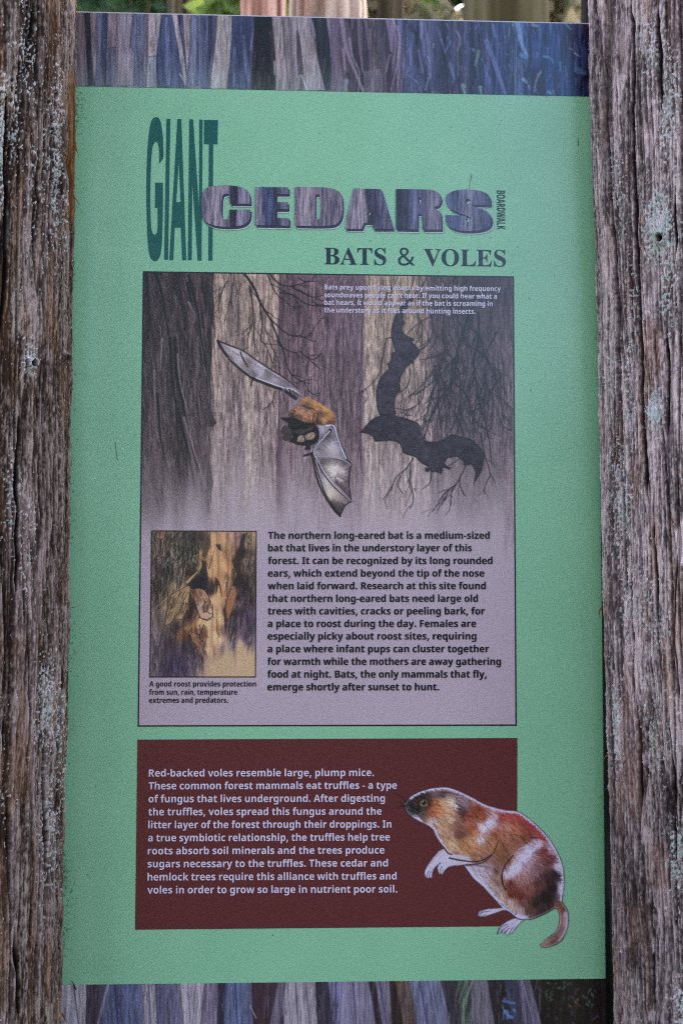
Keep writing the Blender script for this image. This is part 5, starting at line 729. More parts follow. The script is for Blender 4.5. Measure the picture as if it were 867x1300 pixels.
def rs(n, xa, xb, ya, yb, c, w0, L, al, slant=0., jit=.12):
    for _ in range(int(n*2.1)):
        x = r.uniform(xa, xb); y = r.uniform(ya, yb); l = r.uniform(*L); d = slant+r.normal(0, jit)
        cv.line(w_roost([(x, y), (x+d*l*.5+r.normal(0, 4), y+l*.5), (x+d*l, y+l)]), c, w0*.5*r.uniform(.6, 1.4), .35, r.uniform(*al))
rs(120, 110, 330, 70, 520, OL, 2.6, (20, 90), (.35, .85), -.12); rs(70, 200, 400, 70, 330, (40, 38, 38), 4, (16, 50), (.4, .9), -.2, .3); rs(60, 110, 340, 80, 600, (158, 142, 118), 1.8, (20, 70), (.3, .6), -.1)
rs(80, 110, 430, 640, 940, (46, 42, 56), 2.4, (20, 90), (.3, .75), .02); rs(60, 560, 735, 250, 760, (44, 40, 50), 2.6, (24, 90), (.35, .8), -.1); rs(40, 640, 740, 70, 420, (44, 40, 44), 2.4, (20, 70), (.3, .8)); rs(30, 560, 735, 480, 760, (130, 116, 122), 1.6, (20, 60), (.25, .5), -.1)
rs(70, 440, 620, 80, 480, (150, 106, 72), 1.2, (20, 80), (.25, .5), -.05); rs(30, 360, 545, 560, 840, (150, 112, 82), 1.2, (20, 80), (.25, .5))
for pts, c in [([(440,255),(420,245),(412,300),(390,340),(345,378),(332,400),(350,425),(440,425),(455,350)], (40,36,46)), ([(348,425),(335,480),(340,560),(330,600),(352,610),(372,540),(390,560),(400,590),(385,520),(360,470)], (44,38,42)), ([(470,360),(480,440),(500,400),(505,450),(520,400),(540,470),(525,380),(500,350),(490,400)], (52,40,42)),
               ([(600,250),(640,180),(660,90),(690,80),(670,180),(655,300),(660,380),(640,420),(600,400),(630,330)], (48,42,46)), ([(400,700),(425,640),(440,690),(455,720),(430,720),(410,760)], (104,78,66)), ([(500,660),(520,620),(528,700),(520,720)], (150,112,80)), ([(560,540),(590,430),(620,425),(625,470),(600,560),(570,622)], (148,102,76)), ([(545,550),(560,520),(572,622),(560,700),(550,600)], (56,46,50)),
               ([(110,560),(210,480),(215,520),(190,650),(240,620),(280,560),(262,600),(275,615),(320,560),(345,410),(325,400),(250,440)], (152,124,94)), ([(300,470),(340,412),(330,520),(300,600),(265,610),(290,540)], (172,132,102)), ([(415,240),(418,290),(350,370),(330,392),(322,380),(360,340),(400,300)], (196,160,110)),
               ([(470,75),(440,120),(430,180),(415,220),(440,240),(470,150)], (70,58,52)), ([(500,150),(530,150),(540,190),(520,185)], (48,40,44)), ([(330,640),(380,700),(440,850),(400,800),(350,720),(310,660)], (150,108,82))]:
    cv.poly(w_roost(pts), c, .86, .9, True, 40)
rs(26, 210, 340, 430, 600, OL, 1.6, (20, 80), (.4, .9), -.35); rs(30, 320, 440, 640, 850, OL, 2, (16, 50), (.4, .85), .35)
for pts in [[(210,500),(190,650),(240,620),(285,545)],[(262,605),(300,610),(330,530),(345,415)],[(415,240),(415,290),(350,370),(325,400)],[(440,250),(460,300),(480,230),(500,170)],[(560,540),(590,430),(625,420)],[(572,622),(600,560),(640,430)],[(130,90),(140,300),(150,500)],[(205,80),(200,200),(215,330)],[(640,180),(600,250),(640,330)],[(400,720),(430,640),(458,720)],[(345,380),(300,420),(240,450),(180,520),(150,550)],[(510,610),(508,680),(530,720)],[(180,690),(150,800),(160,930)]]:
    cv.line(w_roost(pts), OL, 1.2, .7, .6)
m, D = cv.mask(w_roost([(355,430),(400,420),(440,440),(465,485),(478,540),(488,580),(470,605),(430,605),(405,590),(392,555),(375,500)]), .7)
cv.put(m, cv.blend_points(w_roost([(365,440),(400,435),(440,460),(390,490),(420,510),(440,540),(465,560),(430,580),(410,560),(470,500)]), [(90,62,54),(156,112,88),(196,154,120),(150,110,90),(196,158,132),(96,76,74),(200,164,132),(190,152,128),(176,140,124),(120,86,72)]))
rs(24, 365, 450, 425, 500, (96, 66, 56), 1.2, (14, 34), (.4, .8), .5); 
for pts, w0 in [([(440,500),(425,530),(430,565),(450,550),(455,515)], 2.4), ([(392,520),(395,515)], 2.6), ([(405,590),(392,612)], 1.6), ([(480,570),(490,600)], 2), ([(485,545),(484,515)], 1.6), ([(430,605),(450,615),(470,605)], 2), ([(400,595),(440,610),(485,590)], 1.8), ([(355,430),(375,500),(392,555),(405,590)], 1.4), ([(440,440),(465,485),(478,540),(488,580)], 1.4), ([(450,560),(470,575)], 2)]:
    cv.line(w_roost(pts), OL, w0*.6, w0*.4, .9)
yy = np.arange(h)[:, None]/h; xx = np.arange(w)[None]/w
f = np.clip((yy-.80+.34*np.clip(.62-xx, -.2, 1)*-1*0+.25*(vnoise(h, w, 20*k, 8*k, r)-.5)+(xx-.72)*.35)/.14, 0, 1)*np.clip((xx-.38)/.2, 0, 1)
cv.img += (f*.9)[..., None]*(np.array((182, 154, 124.))*(1+.05*(grit-.5))[..., None]-cv.img)
b_ = int(1.7*k)
for sl in (np.s_[:b_], np.s_[-b_:], np.s_[:, :b_], np.s_[:, -b_:]): cv.img[sl] = (38, 36, 42)
cv.build('roost_picture', M_PRINT, illus, .0008)
text_block('caption_text', [("A good roost provides protection", 190.1, 325.3, 871.4, 871.4), ("from sun, rain, temperature", 190, 301.3, 881.8, 881.8), ("extremes and predators.", 189.9, 289.8, 892.1, 892)], 'sans', 6.6, INK_BLACK, illus, .0010, 0)

# ------------------------------------------------------------------ the brown panel with the vole
def quad_mesh(name, pts_px, mat, parent, lift):
    return curve_mesh(name, [flat_poly(pts_px)], mat, parent, lift)
brown = quad_mesh('text_panel', [(175, 938.8), (656.2, 936.8), (655.8, 1175.6), (172, 1180)], ink('oxblood ink', (86, 46, 52)), sign, .0004)
VT = ["Red-backed voles resemble large, plump mice.", "These common forest mammals eat truffles - a type", "of fungus that lives underground. After digesting", "the truffles, voles spread this fungus around the", "litter layer of the forest through their droppings. In", "a true symbiotic relationship, the truffles help tree", "roots absorb soil minerals and the trees produce", "sugars necessary to the truffles. These cedar and", "hemlock trees require this alliance with truffles and", "voles in order to grow so large in nutrient poor soil."]
vr = [474.5, 503.6, 488.4, 484.3, 496.7, 494.7, 487.8, 492.2, 503.2, 504]; vb = [985.7, 1001.9, 1018.4, 1034.9, 1051.3, 1067.9, 1084.4, 1100.9, 1117.5, 1134]
text_block('vole_text', [(s, 189.4-i*.2, x, y, y-.7-.07*i) for i, (s, x, y) in enumerate(zip(VT, vr, vb))], 'sans', 8.9, INK_LILAC, brown, .0010, 0)

Xa, Ya = plane(np.array([500., 722.]), np.array([992., 1208.]))
cv = Canvas(float(Xa[0]), float(Ya[0]), float(Xa[1]), float(Ya[1]), 1900)
r = np.random.default_rng(9); h, w, k = cv.h, cv.w, cv.k
OUT = [(108,205),(130,175),(170,150),(230,133),(290,130),(340,145),(400,175),(460,205),(530,225),(590,232),(640,265),(690,310),(735,365),(770,430),(785,490),(785,560),(779,612),(800,650),(805,690),(795,745),(770,785),(722,808),(686,808),(684,794),(710,770),(748,740),(763,700),(762,662),(750,642),(700,670),(640,693),(622,690),(592,715),(576,735),(562,748),(545,755),(530,748),(516,745),(499,756),(510,725),(540,700),(580,682),(560,665),(535,652),(500,663),(440,680),(420,675),(425,655),(460,645),(522,640),(490,605),(450,560),(410,525),(385,495),(360,460),(310,466),(285,478),(272,500),(256,496),(250,470),(262,452),(240,470),(230,490),(226,514),(202,516),(194,492),(218,447),(255,402),(277,388),(245,340),(225,305),(180,280),(140,255),(115,230)]
m, D = cv.mask(w_vole(OUT), .7, True, 50)
VP = [(115,210),(135,190),(150,215),(165,235),(190,190),(210,200),(200,160),(180,250),(225,235),(240,205),(255,230),(275,200),(300,190),(320,210),(310,240),(270,160),(230,150),(310,155),(335,180),(355,200),(345,230),(365,240),(300,262),(270,290),(330,290),(345,330),(250,300),(280,350),(310,370),(360,370),(395,300),(380,250),(420,230),(440,260),(420,330),(440,300),(470,280),(490,262),(430,355),(400,360),(380,390),(430,390),(470,360),(500,330),(340,410),(400,420),(450,420),(490,380),(520,260),(560,250),(600,270),(650,290),(690,330),(640,320),(580,300),(540,300),(530,340),(580,340),(620,345),(560,380),(520,400),(540,440),(500,440),(500,480),(470,480),(420,480),(440,530),(490,560),(510,530),(530,590),(560,620),(600,650),(550,500),(580,470),(610,430),(640,395),(670,375),(640,430),(620,470),(680,410),(700,400),(720,440),(680,460),(650,500),(600,520),(560,540),(560,580),(600,590),(640,560),(680,540),(720,520),(745,500),(740,560),(710,600),(670,620),(640,650),(690,640),(610,620),(730,390),(765,470),(775,560),(770,640),(785,690),(770,740),(700,790),(740,770),(260,420),(300,430),(220,480),(265,480),(560,710),(600,690),(450,660),(230,280),(160,262)]
VC = [(56,58,70),(60,58,66),(48,46,56),(54,52,60),(58,48,48),(80,58,50),(66,58,64),(110,84,70),(172,100,68),(174,106,74),(182,118,80),(190,152,112),(206,182,150),(200,178,156),(196,150,118),(96,78,82),(110,92,96),(120,98,100),(130,110,120),(124,108,124),(92,74,84),(110,74,66),(196,160,130),(176,146,106),(130,92,84),(118,80,74),(170,142,116),(176,140,110),(190,158,120),(164,122,84),(160,92,70),(146,80,66),(144,74,62),(150,82,66),(176,114,78),(194,180,196),(196,190,216),(176,150,160),(198,186,196),(180,128,86),(176,124,80),(168,120,88),(160,108,82),(150,88,66),(170,132,112),(160,116,92),(142,104,92),(166,112,76),(156,74,72),(158,68,68),(160,70,70),(154,60,66),(160,70,70),(146,72,68),(164,98,78),(176,122,104),(160,104,86),(150,96,76),(130,78,66),(150,102,80),(132,88,70),(130,90,72),(128,90,78),(122,92,88),(152,138,150),(170,168,192),(172,166,184),(164,148,148),(140,112,96),(170,146,128),(180,160,152),(160,140,140),(186,174,196),(194,188,216),(196,190,220),(192,186,214),(180,170,196),(170,146,160),(164,136,148),(134,80,82),(120,66,70),(110,62,70),(128,92,98),(140,108,116),(150,110,108),(120,62,58),(118,58,56),(116,60,58),(124,78,76),(100,66,72),(70,50,62),(56,46,60),(48,42,54),(46,42,56),(60,52,60),(104,78,76),(70,60,68),(112,80,74),(160,140,160),(176,172,200),(178,176,204),(120,86,78),(164,140,152),(134,112,112),(140,110,104),(110,86,90),(176,162,172),(186,172,176),(176,168,188),(186,180,200),(150,146,172),(182,176,202),(168,164,190),(176,160,160),(184,178,206)]
VC = [tuple(.72*v+.28*(sum(q)/3)*(1.04, .97, .99)[i_] for i_, v in enumerate(q)) for q in VC]
cv.img = cv.blend_points(w_vole(VP), VC, 4.0)
cv.img = 108+(cv.img-108)*1.18; cv.img *= (.88+.16*vnoise(h, w, 12*k, 7*k, r))[..., None]*np.array((1.03, .97, .97))
body = cv.img.copy()
# fur laid along the body
def flow(x, y):
    if x < 360 and y < 300: return math.atan2(y-200+30, x-60)+.2
    if x > 540 and y > 370: return math.atan2(y-420, (x-560)*.5+20)+.25
    return .65+.4*(y-250)/300
q = cv.P(w_vole(OUT)); K = 1/3.335
for n in range(7600):
    x = r.uniform(110, 790); y = r.uniform(135, 690)
    p = cv.P(w_vole([(x, y)]))[0]; xi, yi = int(p[0]), int(p[1])
    if not (0 <= xi < w and 0 <= yi < h) or D[yi, xi] > -1.0: continue
    a = flow(x, y)+r.normal(0, .2); L = r.uniform(8, 26)
    base = body[yi, xi]; f = r.choice([.4, .55, .7, .8, 1.15, 1.3, 1.45])
    cv.line(w_vole([(x, y), (x+math.cos(a)*L, y+math.sin(a)*L)]), np.clip(base*f, 20, 225), r.uniform(.5, .9), .3, r.uniform(.3, .7), False)
# pale rim of guard hairs along the back and belly
BACK = [(108,205),(130,177),(170,152),(230,136),(290,133),(340,148),(400,178),(460,208),(530,228),(590,236),(640,268),(690,313),(733,367),(767,430),(781,490),(781,560),(775,612)]
BELLY = [(140,255),(180,280),(225,305),(245,340),(275,386)]
BEL2 = [(360,460),(385,493),(410,523),(450,558),(490,603),(535,645),(580,680),(625,688)]
for pts, wd, al in ((BACK[1:], 3.0, .85), (BELLY, 3, .9), (BEL2, 4, .8)):
    P2 = np.array(smooth_pts(pts, False, 60, 8)); c = np.array((430, 420.))
    for i in range(len(P2)-1):
        for _ in range(3 if wd < 4 else 4):
            s = P2[i]+(P2[i+1]-P2[i])*r.random(); t = P2[i+1]-P2[i]; t = t/np.linalg.norm(t)
            nrm = np.array((-t[1], t[0])); nrm = nrm if nrm@(c-s) > 0 else -nrm
            e = s+nrm*r.uniform(5, 13)*wd/3+t*r.uniform(-4, 12)
            cv.line(w_vole([s+nrm*1.5, e]), (188, 184, 216), r.uniform(.8, 1.5), .5, al, False)
for c0, c1, wd in [((412,352),(482,268),5), ((548,500),(668,378),8), ((560,515),(650,400),6), ((600,440),(690,368),4)]:
    for _ in range(46):
        t = r.random(); s = np.array(c0)*(1-t)+np.array(c1)*t+r.normal(0, wd, 2)
        cv.line(w_vole([s, s+np.array((-.5, .8))*r.uniform(6, 20)]), (198, 192, 222), r.uniform(.7, 1.4), .4, .6, False)
# legs, paws, tail
PALE = (184, 178, 204)
for pts in [[(277,390),(255,402),(218,447),(194,492),(202,516),(226,514),(232,490),(262,452),(300,418)], [(300,418),(262,450),(250,470),(256,496),(272,500),(285,478),(330,462),(400,455),(380,420)], [(522,640),(460,645),(425,655),(420,675),(440,680),(500,663),(540,650)], [(622,688),(580,682),(540,700),(510,725),(499,756),(516,745),(530,748),(545,755),(562,748),(592,715)]]:
    cv.poly(w_vole(pts), PALE, .75, 1.2, True, 50)
for pts, c, wd, al in [([(222,450),(246,420),(276,398)], (156,130,128), 3, .5), ([(300,430),(350,440),(420,445),(480,415),(500,380),(503,365)], (40,34,42), 2, .85), ([(370,460),(440,450),(480,420)], (40,36,46), 2.2, .7), ([(525,540),(522,500),(540,455),(570,420)], (36,30,36), 2, .85), ([(540,565),(526,540),(522,510)], (36,30,36), 1.8, .85), ([(640,345),(680,345),(705,355)], (60,36,42), 1.6, .7),
        ([(278,388),(296,410),(312,415)], (36,32,44), 2, .9), ([(330,200),(365,220),(362,245),(345,262)], (62,50,62), 2.2, .7), ([(330,180),(318,215),(332,250)], (110,96,110), 1.4, .5), ([(580,682),(600,690),(622,690)], (40,36,48), 1.6, .85), ([(365,460),(420,462),(470,470)], (60,60,80), 3, .45), ([(480,600),(540,640),(580,668)], (60,52,60), 1.2, .5),
        ([(770,640),(778,690),(770,730),(740,765),(700,790)], (128,84,76), 3.4, .6), ([(762,640),(766,690),(756,725)], (150,86,66), 3, .7), ([(790,660),(796,700),(786,745),(760,780)], (180,176,200), 2.2, .7), ([(690,800),(715,785),(745,768)], (150,128,122), 3, .5), ([(500,270),(507,310),(502,360)], (140,96,90), 1.2, .6)]:
    cv.line(w_vole(pts), c, wd, wd*.6, al)
for pts in [[(205,512),(208,495),(215,485)], [(214,514),(218,495),(224,487)], [(262,494),(262,478),(270,466)], [(270,494),(272,478)], [(428,672),(440,660),(470,656)], [(425,664),(445,652)], [(436,677),(455,668)], [(505,745),(525,720),(545,712)], [(520,744),(538,725),(550,720)], [(535,748),(550,730),(560,726)], [(552,748),(562,735),(575,722)]]:
    cv.line(w_vole(pts), (56, 48, 66), 1, .7, .85)
for pts in [[(500,752),(512,728)], [(531,750),(540,738)], [(517,746),(524,734)]]: cv.line(w_vole(pts), (40,34,48), 1.6, 1, .85)
# eye, nose
cv.poly(w_vole([(176,196),(186,184),(200,184),(208,194),(204,206),(190,210),(180,206)]), (150, 122, 100), .75, .8); cv.poly(w_vole([(181,196),(188,188),(198,188),(203,196),(198,205),(188,206)]), (22, 20, 26), 1, .7)
cv.line(w_vole([(187,193),(190,191)]), (190, 196, 214), 1.2, .8, .9); cv.line(w_vole([(178,204),(192,212),(208,206)]), (196, 176, 150), .9, .6, .8)
cv.poly(w_vole([(107,205),(116,196),(122,204),(118,216),(111,216)]), (44, 46, 60), .95); cv.line(w_vole([(112,202),(120,196)]), (130, 140, 170), 1.2, .7, .8); cv.line(w_vole([(120,226),(140,246),(165,258)]), (70, 90, 110), 1.2, .7, .7)
for _ in range(60):
    x, y = r.uniform(118, 200), r.uniform(178, 255); cv.line(w_vole([(x, y), (x+r.uniform(4, 12), y+r.normal(3, 5))]), (28, 28, 38) if r.random() < .6 else (110, 114, 132), .7, .3, .7, False)
# inked outline
e = np.clip(1-np.abs(D+.55)/.75, 0, 1); br = .5+.5*(vnoise(h, w, 9*k, 9*k, r) > .42)
cv.put(e*br, (40, 38, 54), .85)
e2 = (np.abs(D+1.7) < .7)*.35; cv.put(e2*(D < 0), (190, 188, 218), .8)
vole = cv.build('vole_picture', M_PRINT, sign, .0008, D < .25)
# whiskers
wk = []
for a, b_, c in [((118,205),(95,170),(70,158)), ((116,210),(90,195),(72,192)), ((118,214),(100,212),(80,222)), ((122,208),(110,180),(92,160)), ((116,212),(100,206),(88,212))]:
    q = smooth_pts(w_vole([a, b_, c]), False, 90, 5); n = np.stack([-(q[-1]-q[0])[1:2], (q[-1]-q[0])[0:1]], -1)[0]; n = n/np.linalg.norm(n)*.28
    wk.append(flat_poly(list(q+n)+list((q-n*.4)[::-1])))
curve_mesh('whiskers', wk, INK_BLACK, vole, .0009)

# small scratches and bruises on the paint
SCUFF = ink('scuffed paint', (74, 104, 88))
for pts, wd in [([(147,561),(148,572),(150,585)],.8), ([(733,176),(733.5,186)],.9), ([(672.5,494),(674,497)],1.1), ([(600,431),(603,434)],.5)]:
    q = smooth_pts(pts, False, 90, 4); d = q[-1]-q[0]; n_ = np.array((-d[1], d[0]))/np.linalg.norm(d)*wd*.5
    curve_mesh('scuff', [flat_poly(list(q+n_)+list((q-n_)[::-1]))], SCUFF, sign, .0004)
# ================================================================== THE TWO CEDAR POSTS
def bark_mat(name, rough=.9):
    m, N, L, b = new_mat(name); a = N.new('ShaderNodeVertexColor'); a.layer_name = 'Bark'
    co = N.new('ShaderNodeTexCoord').outputs['Object']
    g = noise(N, L, co, 900, 3, .65, (1, 1, .12)); g2 = noise(N, L, co, 1500, 2, .6, (1, 1, .6))
    c = mixc(N, L, a.outputs[0], ramp(N, L, g, [(.3, (.72,)*3), (.7, (1.3,)*3)]), 1.0, 'MULTIPLY')
    c = mixc(N, L, c, ramp(N, L, g2, [(.3, (.86,)*3), (.7, (1.16,)*3)]), 1.0, 'MULTIPLY')
    L.new(c, b.inputs['Base Color']); b.inputs['Roughness'].default_value = rough; b.inputs['Specular IOR Level'].default_value = .25
    bump(N, L, b, g, .5, .0012); return m
M_BARK = bark_mat('weathered cedar bark')

def bark_post(name, sil, side, R, cy, seed, cracks, knots, peels, lichen_px, tone, gain, arc, z_top=3.3, res=.00062):
    """a debarked-and-weathered cedar log; `sil` is its measured inner edge, `side` +1 if the log lies to the right"""
    r = np.random.default_rng(seed)
    sil = np.array(sil, float)
    Xs, Ys = plane(sil[:, 0], sil[:, 1], cy); Zs = ZC-Ys
    o = np.argsort(Zs); Zs = Zs[o]; Xs = Xs[o]
    zz = np.r_[np.linspace(-.15, ZC-.70, 40), np.arange(ZC-.69, ZC+.70, .0012), np.linspace(ZC+.71, z_top, 90)]
    edge = np.interp(zz, Zs, Xs)
    cx = edge+side*R*1.02
    a0, a1 = arc                                  # finely cut arc that faces the path (angles, -90 deg faces the viewer)
    nf = int((a1-a0)*R/res)
    th = np.r_[np.linspace(a0, a1, nf), np.linspace(a1, a0+2*math.pi, 90)[1:-1]]
    H, W = len(zz), len(th)
    # everything is noise in arc length x height, 1 column = res metres, 1 row = 1.2 mm
    kx = 1/res/1000; kz = 1/1.2                   # cells per millimetre
    n = lambda mz, mxx: vnoise(H, W, max(mz*kz, 1), max(mxx*kx, 1), r)
    warp = ((n(420, 45)-.5)*11+(n(90, 14)-.5)*3)*kx
    jx = np.arange(W)[None]+warp; 
    def strands(mz, mxx):
        """noise along the grain that follows the warp"""
        base = n(mz, mxx); ix = np.clip(jx, 0, W-1.001); i0 = ix.astype(int); f = ix-i0; rows = np.arange(H)[:, None]
        return base[rows, i0]*(1-f)+base[rows, np.minimum(i0+1, W-1)]*f
    s1, s2, s3, s4 = strands(420, 19), strands(170, 7), strands(80, 2.4), strands(26, 1.2)
    ridge = 1-np.abs(2*s1-1)
    cleft = np.clip((ridge-.91)/.09, 0, 1)        # natural splits
    cleft2 = np.clip((1-np.abs(2*s2-1)-.91)/.09, 0, 1)
    hair = np.clip((1-np.abs(2*strands(130, 4.2)-1)-.86)/.14, 0, 1)*np.clip((n(60, 30)-.3)*3, 0, 1)   # hairline checks
    chip = n(7, 2.0)*.5+n(2.6, 1.5)*.5; chip = np.clip((chip-.5)*1.5+.5, 0, 1)
    plate = np.floor(strands(150, 22)*5)/5
    d = (n(420, 80)-.5)*.008+(s1-.5)*.002+(s2-.5)*.0022+(s3-.5)*.0022+(s4-.5)*.0014+(n(9, 2.2)-.5)*.0016+(plate-.5)*.0026-hair*.0016
    d += -cleft*.0036-cleft2*.0016
    # photo position of every surface point, for the marks that were measured
    x = cx[:, None]+R*np.cos(th)[None]; y = cy+R*np.sin(th)[None]+0*x; z = zz[:, None]+0*x
    PX, PY = project(x, y, z)
    front = np.sin(th)[None] < .15
    want0 = lambda v: np.interp(v, sil[:, 1], sil[:, 0])
    ck = np.zeros((H, W))
    for pts, wd, dp in cracks:
        q = smooth_pts(pts, False, 60, 6); yy = q[:, 1]; o2 = np.argsort(yy)
        row = (PY >= yy.min()-3) & (PY <= yy.max()+3) & front
        cxp = np.interp(PY, yy[o2], q[o2, 0])+(n(26, 40)-.5)*3.2
        tap = np.clip(np.minimum(PY-yy.min(), yy.max()-PY)/26, .15, 1)
        g = np.where(row, np.exp(-np.abs((PX-cxp)/(.9*wd*tap))**3), 0)
        ck = np.maximum(ck, g*dp)
    d -= ck*.008
    kn = np.zeros((H, W))
    for kx_, ky_, rx_, ry_ in knots:
        e = np.where(front, np.hypot((PX-kx_)/rx_, (PY-ky_)/ry_), 9)
        kn = np.maximum(kn, np.clip(1.35-e, 0, 1)); d += .006*np.exp(-(e-1.6)**2*2.5)-.013*np.clip(1.2-e, 0, 1)
    pl = np.zeros((H, W))
    for kx_, ky_, rx_, ry_, st in peels:
        e = np.where(front, np.hypot((PX-kx_)/rx_, (PY-ky_)/ry_)+(n(22, 7)-.5)*.7, 9)
        p = np.clip((1.1-e)*4, 0, 1)*st; pl = np.maximum(pl, p); d -= p*.0016
    # lichen: crumbly specks, in drifts
    l1, l2 = n(2.6, 2.0), n(1.5, 1.3); drift = n(120, 26)
    dens = np.full((H, W), .0)
    for kx_, ky_, rx_, ry_, st in lichen_px:
        dens = np.maximum(dens, st*np.exp(-(((PX-kx_)/rx_)**2+((PY-ky_)/ry_)**2)))
    dens = dens*(.5+drift)+.26*drift
    li = np.clip((l1*.6+l2*.4-(.90-.34*dens))/.05, 0, 1)
    li = li*(1-np.clip(kn*2.5, 0, 1))*(1-np.clip(ck*1.5, 0, 1))
    d += li*.0011
    rr = R+d-R*.0
    x = cx[:, None]+rr*np.cos(th)[None]; y = cy+rr*np.sin(th)[None]
    # slide each height so that the finished outline follows the measured one
    qx, qy = project(x, y, z); e = qx.max(1) if side < 0 else qx.min(1)
    want = np.interp(qy.mean(1), sil[:, 1], sil[:, 0])
    off = np.convolve(np.pad(want-e, 60, mode='edge'), np.ones(121)/121, 'valid')*(DIST/FPX)
    cx = cx+off; x = x+off[:, None]
    # surface colour: grey weathered fibre, mauve and rust heartwood, black in the splits
    dark, mid, light, mauve, rust = [np.array(c, float) for c in tone]
    t = np.clip(.12*s2+.30*s3+.34*s4+.38*chip+.26*(n(90, 24)-.5)-.07, 0, 1); t = np.clip((t-.32)/.36, 0, 1)[..., None]
    col = np.where(t < .5, dark+(mid-dark)*2*t, mid+(light-mid)*(2*t-1))
    mv = np.clip((n(160, 18)*.6+s2*.4-.5)*5, 0, 1)[..., None]; col += .45*mv*(mauve*(.78+.44*t)-col)
    ru = np.clip((n(70, 14)-.62)*6, 0, 1)[..., None]; col += .5*ru*(rust*(.75+.5*t)-col)
    col += pl[..., None]*(light*1.12+np.array((4, 0, 6.))-col)*.75
    blk = np.maximum.reduce([np.clip(ck*1.35, 0, 1), cleft*.55, cleft2*.4, hair*.62, np.clip(kn*1.6, 0, 1)])[..., None]
    col *= np.array((1.02, 1.0, .955))*gain*(1-(.16 if side > 0 else 0)*np.clip((PY-820)/240, 0, 1))[..., None]  # right post darker lower down: partly browner wood, partly shade painted in
    col += blk*(np.array((22, 18, 19.))-col)
    if side < 0:                                  # rusty inner bark where the edge has peeled
        re_ = np.clip((PX-(want0(PY)-7.5-3*n(30, 40)))/2.5, 0, 1)*np.clip((300-PY)/30, 0, 1)*np.clip((PY-80)/40, 0, 1)*front
        col += (.85*re_)[..., None]*(np.array((96, 66, 44.))*(.6+.8*s4[..., None])-col); li = li*(1-re_)
    lc = np.where(n(9, 9)[..., None] > .5, np.array((152, 162, 163.)), np.array((176, 176, 184.)))*(.86+.24*l2[..., None])
    col += (li*.85)[..., None]*(lc-col)
    sd_ = np.clip((side*(cx[:, None]-x)-R*.90)/(R*.08), 0, 1)[..., None]*.0
    X = x; co = np.stack([X, y, zz[:, None]+0*X], -1).reshape(-1, 3)
    idx = np.arange(H*W).reshape(H, W); nx = np.roll(idx, -1, 1)
    quads = np.stack([idx[:-1], nx[:-1], nx[1:], idx[1:]], -1).reshape(-1, 4)
    cap = len(co); 
    me = raw_mesh('log', co, quads)
    set_color(me, 'Bark', pig(np.clip(col, 6, 235)).reshape(-1, 3))
    root = empty(name, (float(cx.mean()), cy, 0))
    link_mesh('log', me, M_BARK, root)
    return root, (cx, zz, R, cy)

LSIL = [(97.5,0),(97,100),(95.5,190),(95.5,260),(94,320),(92.5,400),(92,470),(90.5,560),(90,640),(89,740),(89.5,800),(88,880),(86,940),(83.5,1000),(83,1060),(81.5,1120),(81,1200),(80,1250),(79,1300)]
RSIL = [(746,0),(748,100),(752,200),(755,300),(757.5,400),(760,520),(762,620),(764,720),(766,820),(769,920),(772,1010),(774.5,1100),(776.5,1200),(778.5,1300)]
LT = [(48,42,43),(92,83,84),(138,129,132),(122,108,116),(96,74,62)]
RT = [(62,56,62),(108,100,108),(152,142,152),(134,118,132),(112,90,88)]
lp, L_INFO = bark_post('wooden_post', LSIL, -1, .14, -.038, 31,
    [([(44,0),(40,30),(34,60)],3.2,1), ([(46,40),(48,160),(46,300)],1.3,.6), ([(64,120),(62,220),(63,330)],1.3,.6), ([(25,520),(23,600),(22,700),(20,760)],2.4,1), ([(70,560),(69,650),(70,720)],2.0,.9), ([(6,120),(8,300),(4,420)],2.2,.8),
     ([(56,930),(58,1050),(60,1130),(58,1180)],2.2,.9), ([(22,1180),(26,1240),(28,1300)],2.6,1), ([(8,900),(4,960)],2,.8), ([(74,380),(76,520)],1.2,.5), ([(85,600),(83,700)],1.6,.6), ([(48,560),(52,640),(49,720)],1.2,.5), ([(34,760),(38,880),(36,980)],1.4,.5), ([(70,900),(73,1010),(72,1140)],1.3,.6), ([(40,1000),(44,1120),(40,1220)],1.2,.5), ([(12,1010),(16,1150)],1.4,.6)],
    [(39,462,2.6,3.6), (85,455,1.8,3.4)], [(34,300,5,26,.7), (36,110,5,22,.5), (36,380,4,20,.6), (54,520,4,30,.6), (57,720,4,40,.6), (22,1190,4,40,.8), (44,990,5,40,.5), (50,80,4,30,.5)],
    [(34,80,22,70,1), (20,150,14,90,1.0), (48,240,24,90,.9), (2,180,8,110,1.1), (70,200,16,120,.8), (38,460,10,26,1.3), (20,640,12,60,1.1), (60,900,18,70,1), (75,940,12,90,1), (30,700,16,90,.7), (84,300,9,90,.8), (62,1040,14,70,.8), (10,1000,10,60,.8)],
    LT, .98, (math.radians(-118), math.radians(22)))
tag(lp, 'dark weathered cedar post with thin pale lichen, left of the green sign', 'post', 'cedar posts holding the sign')
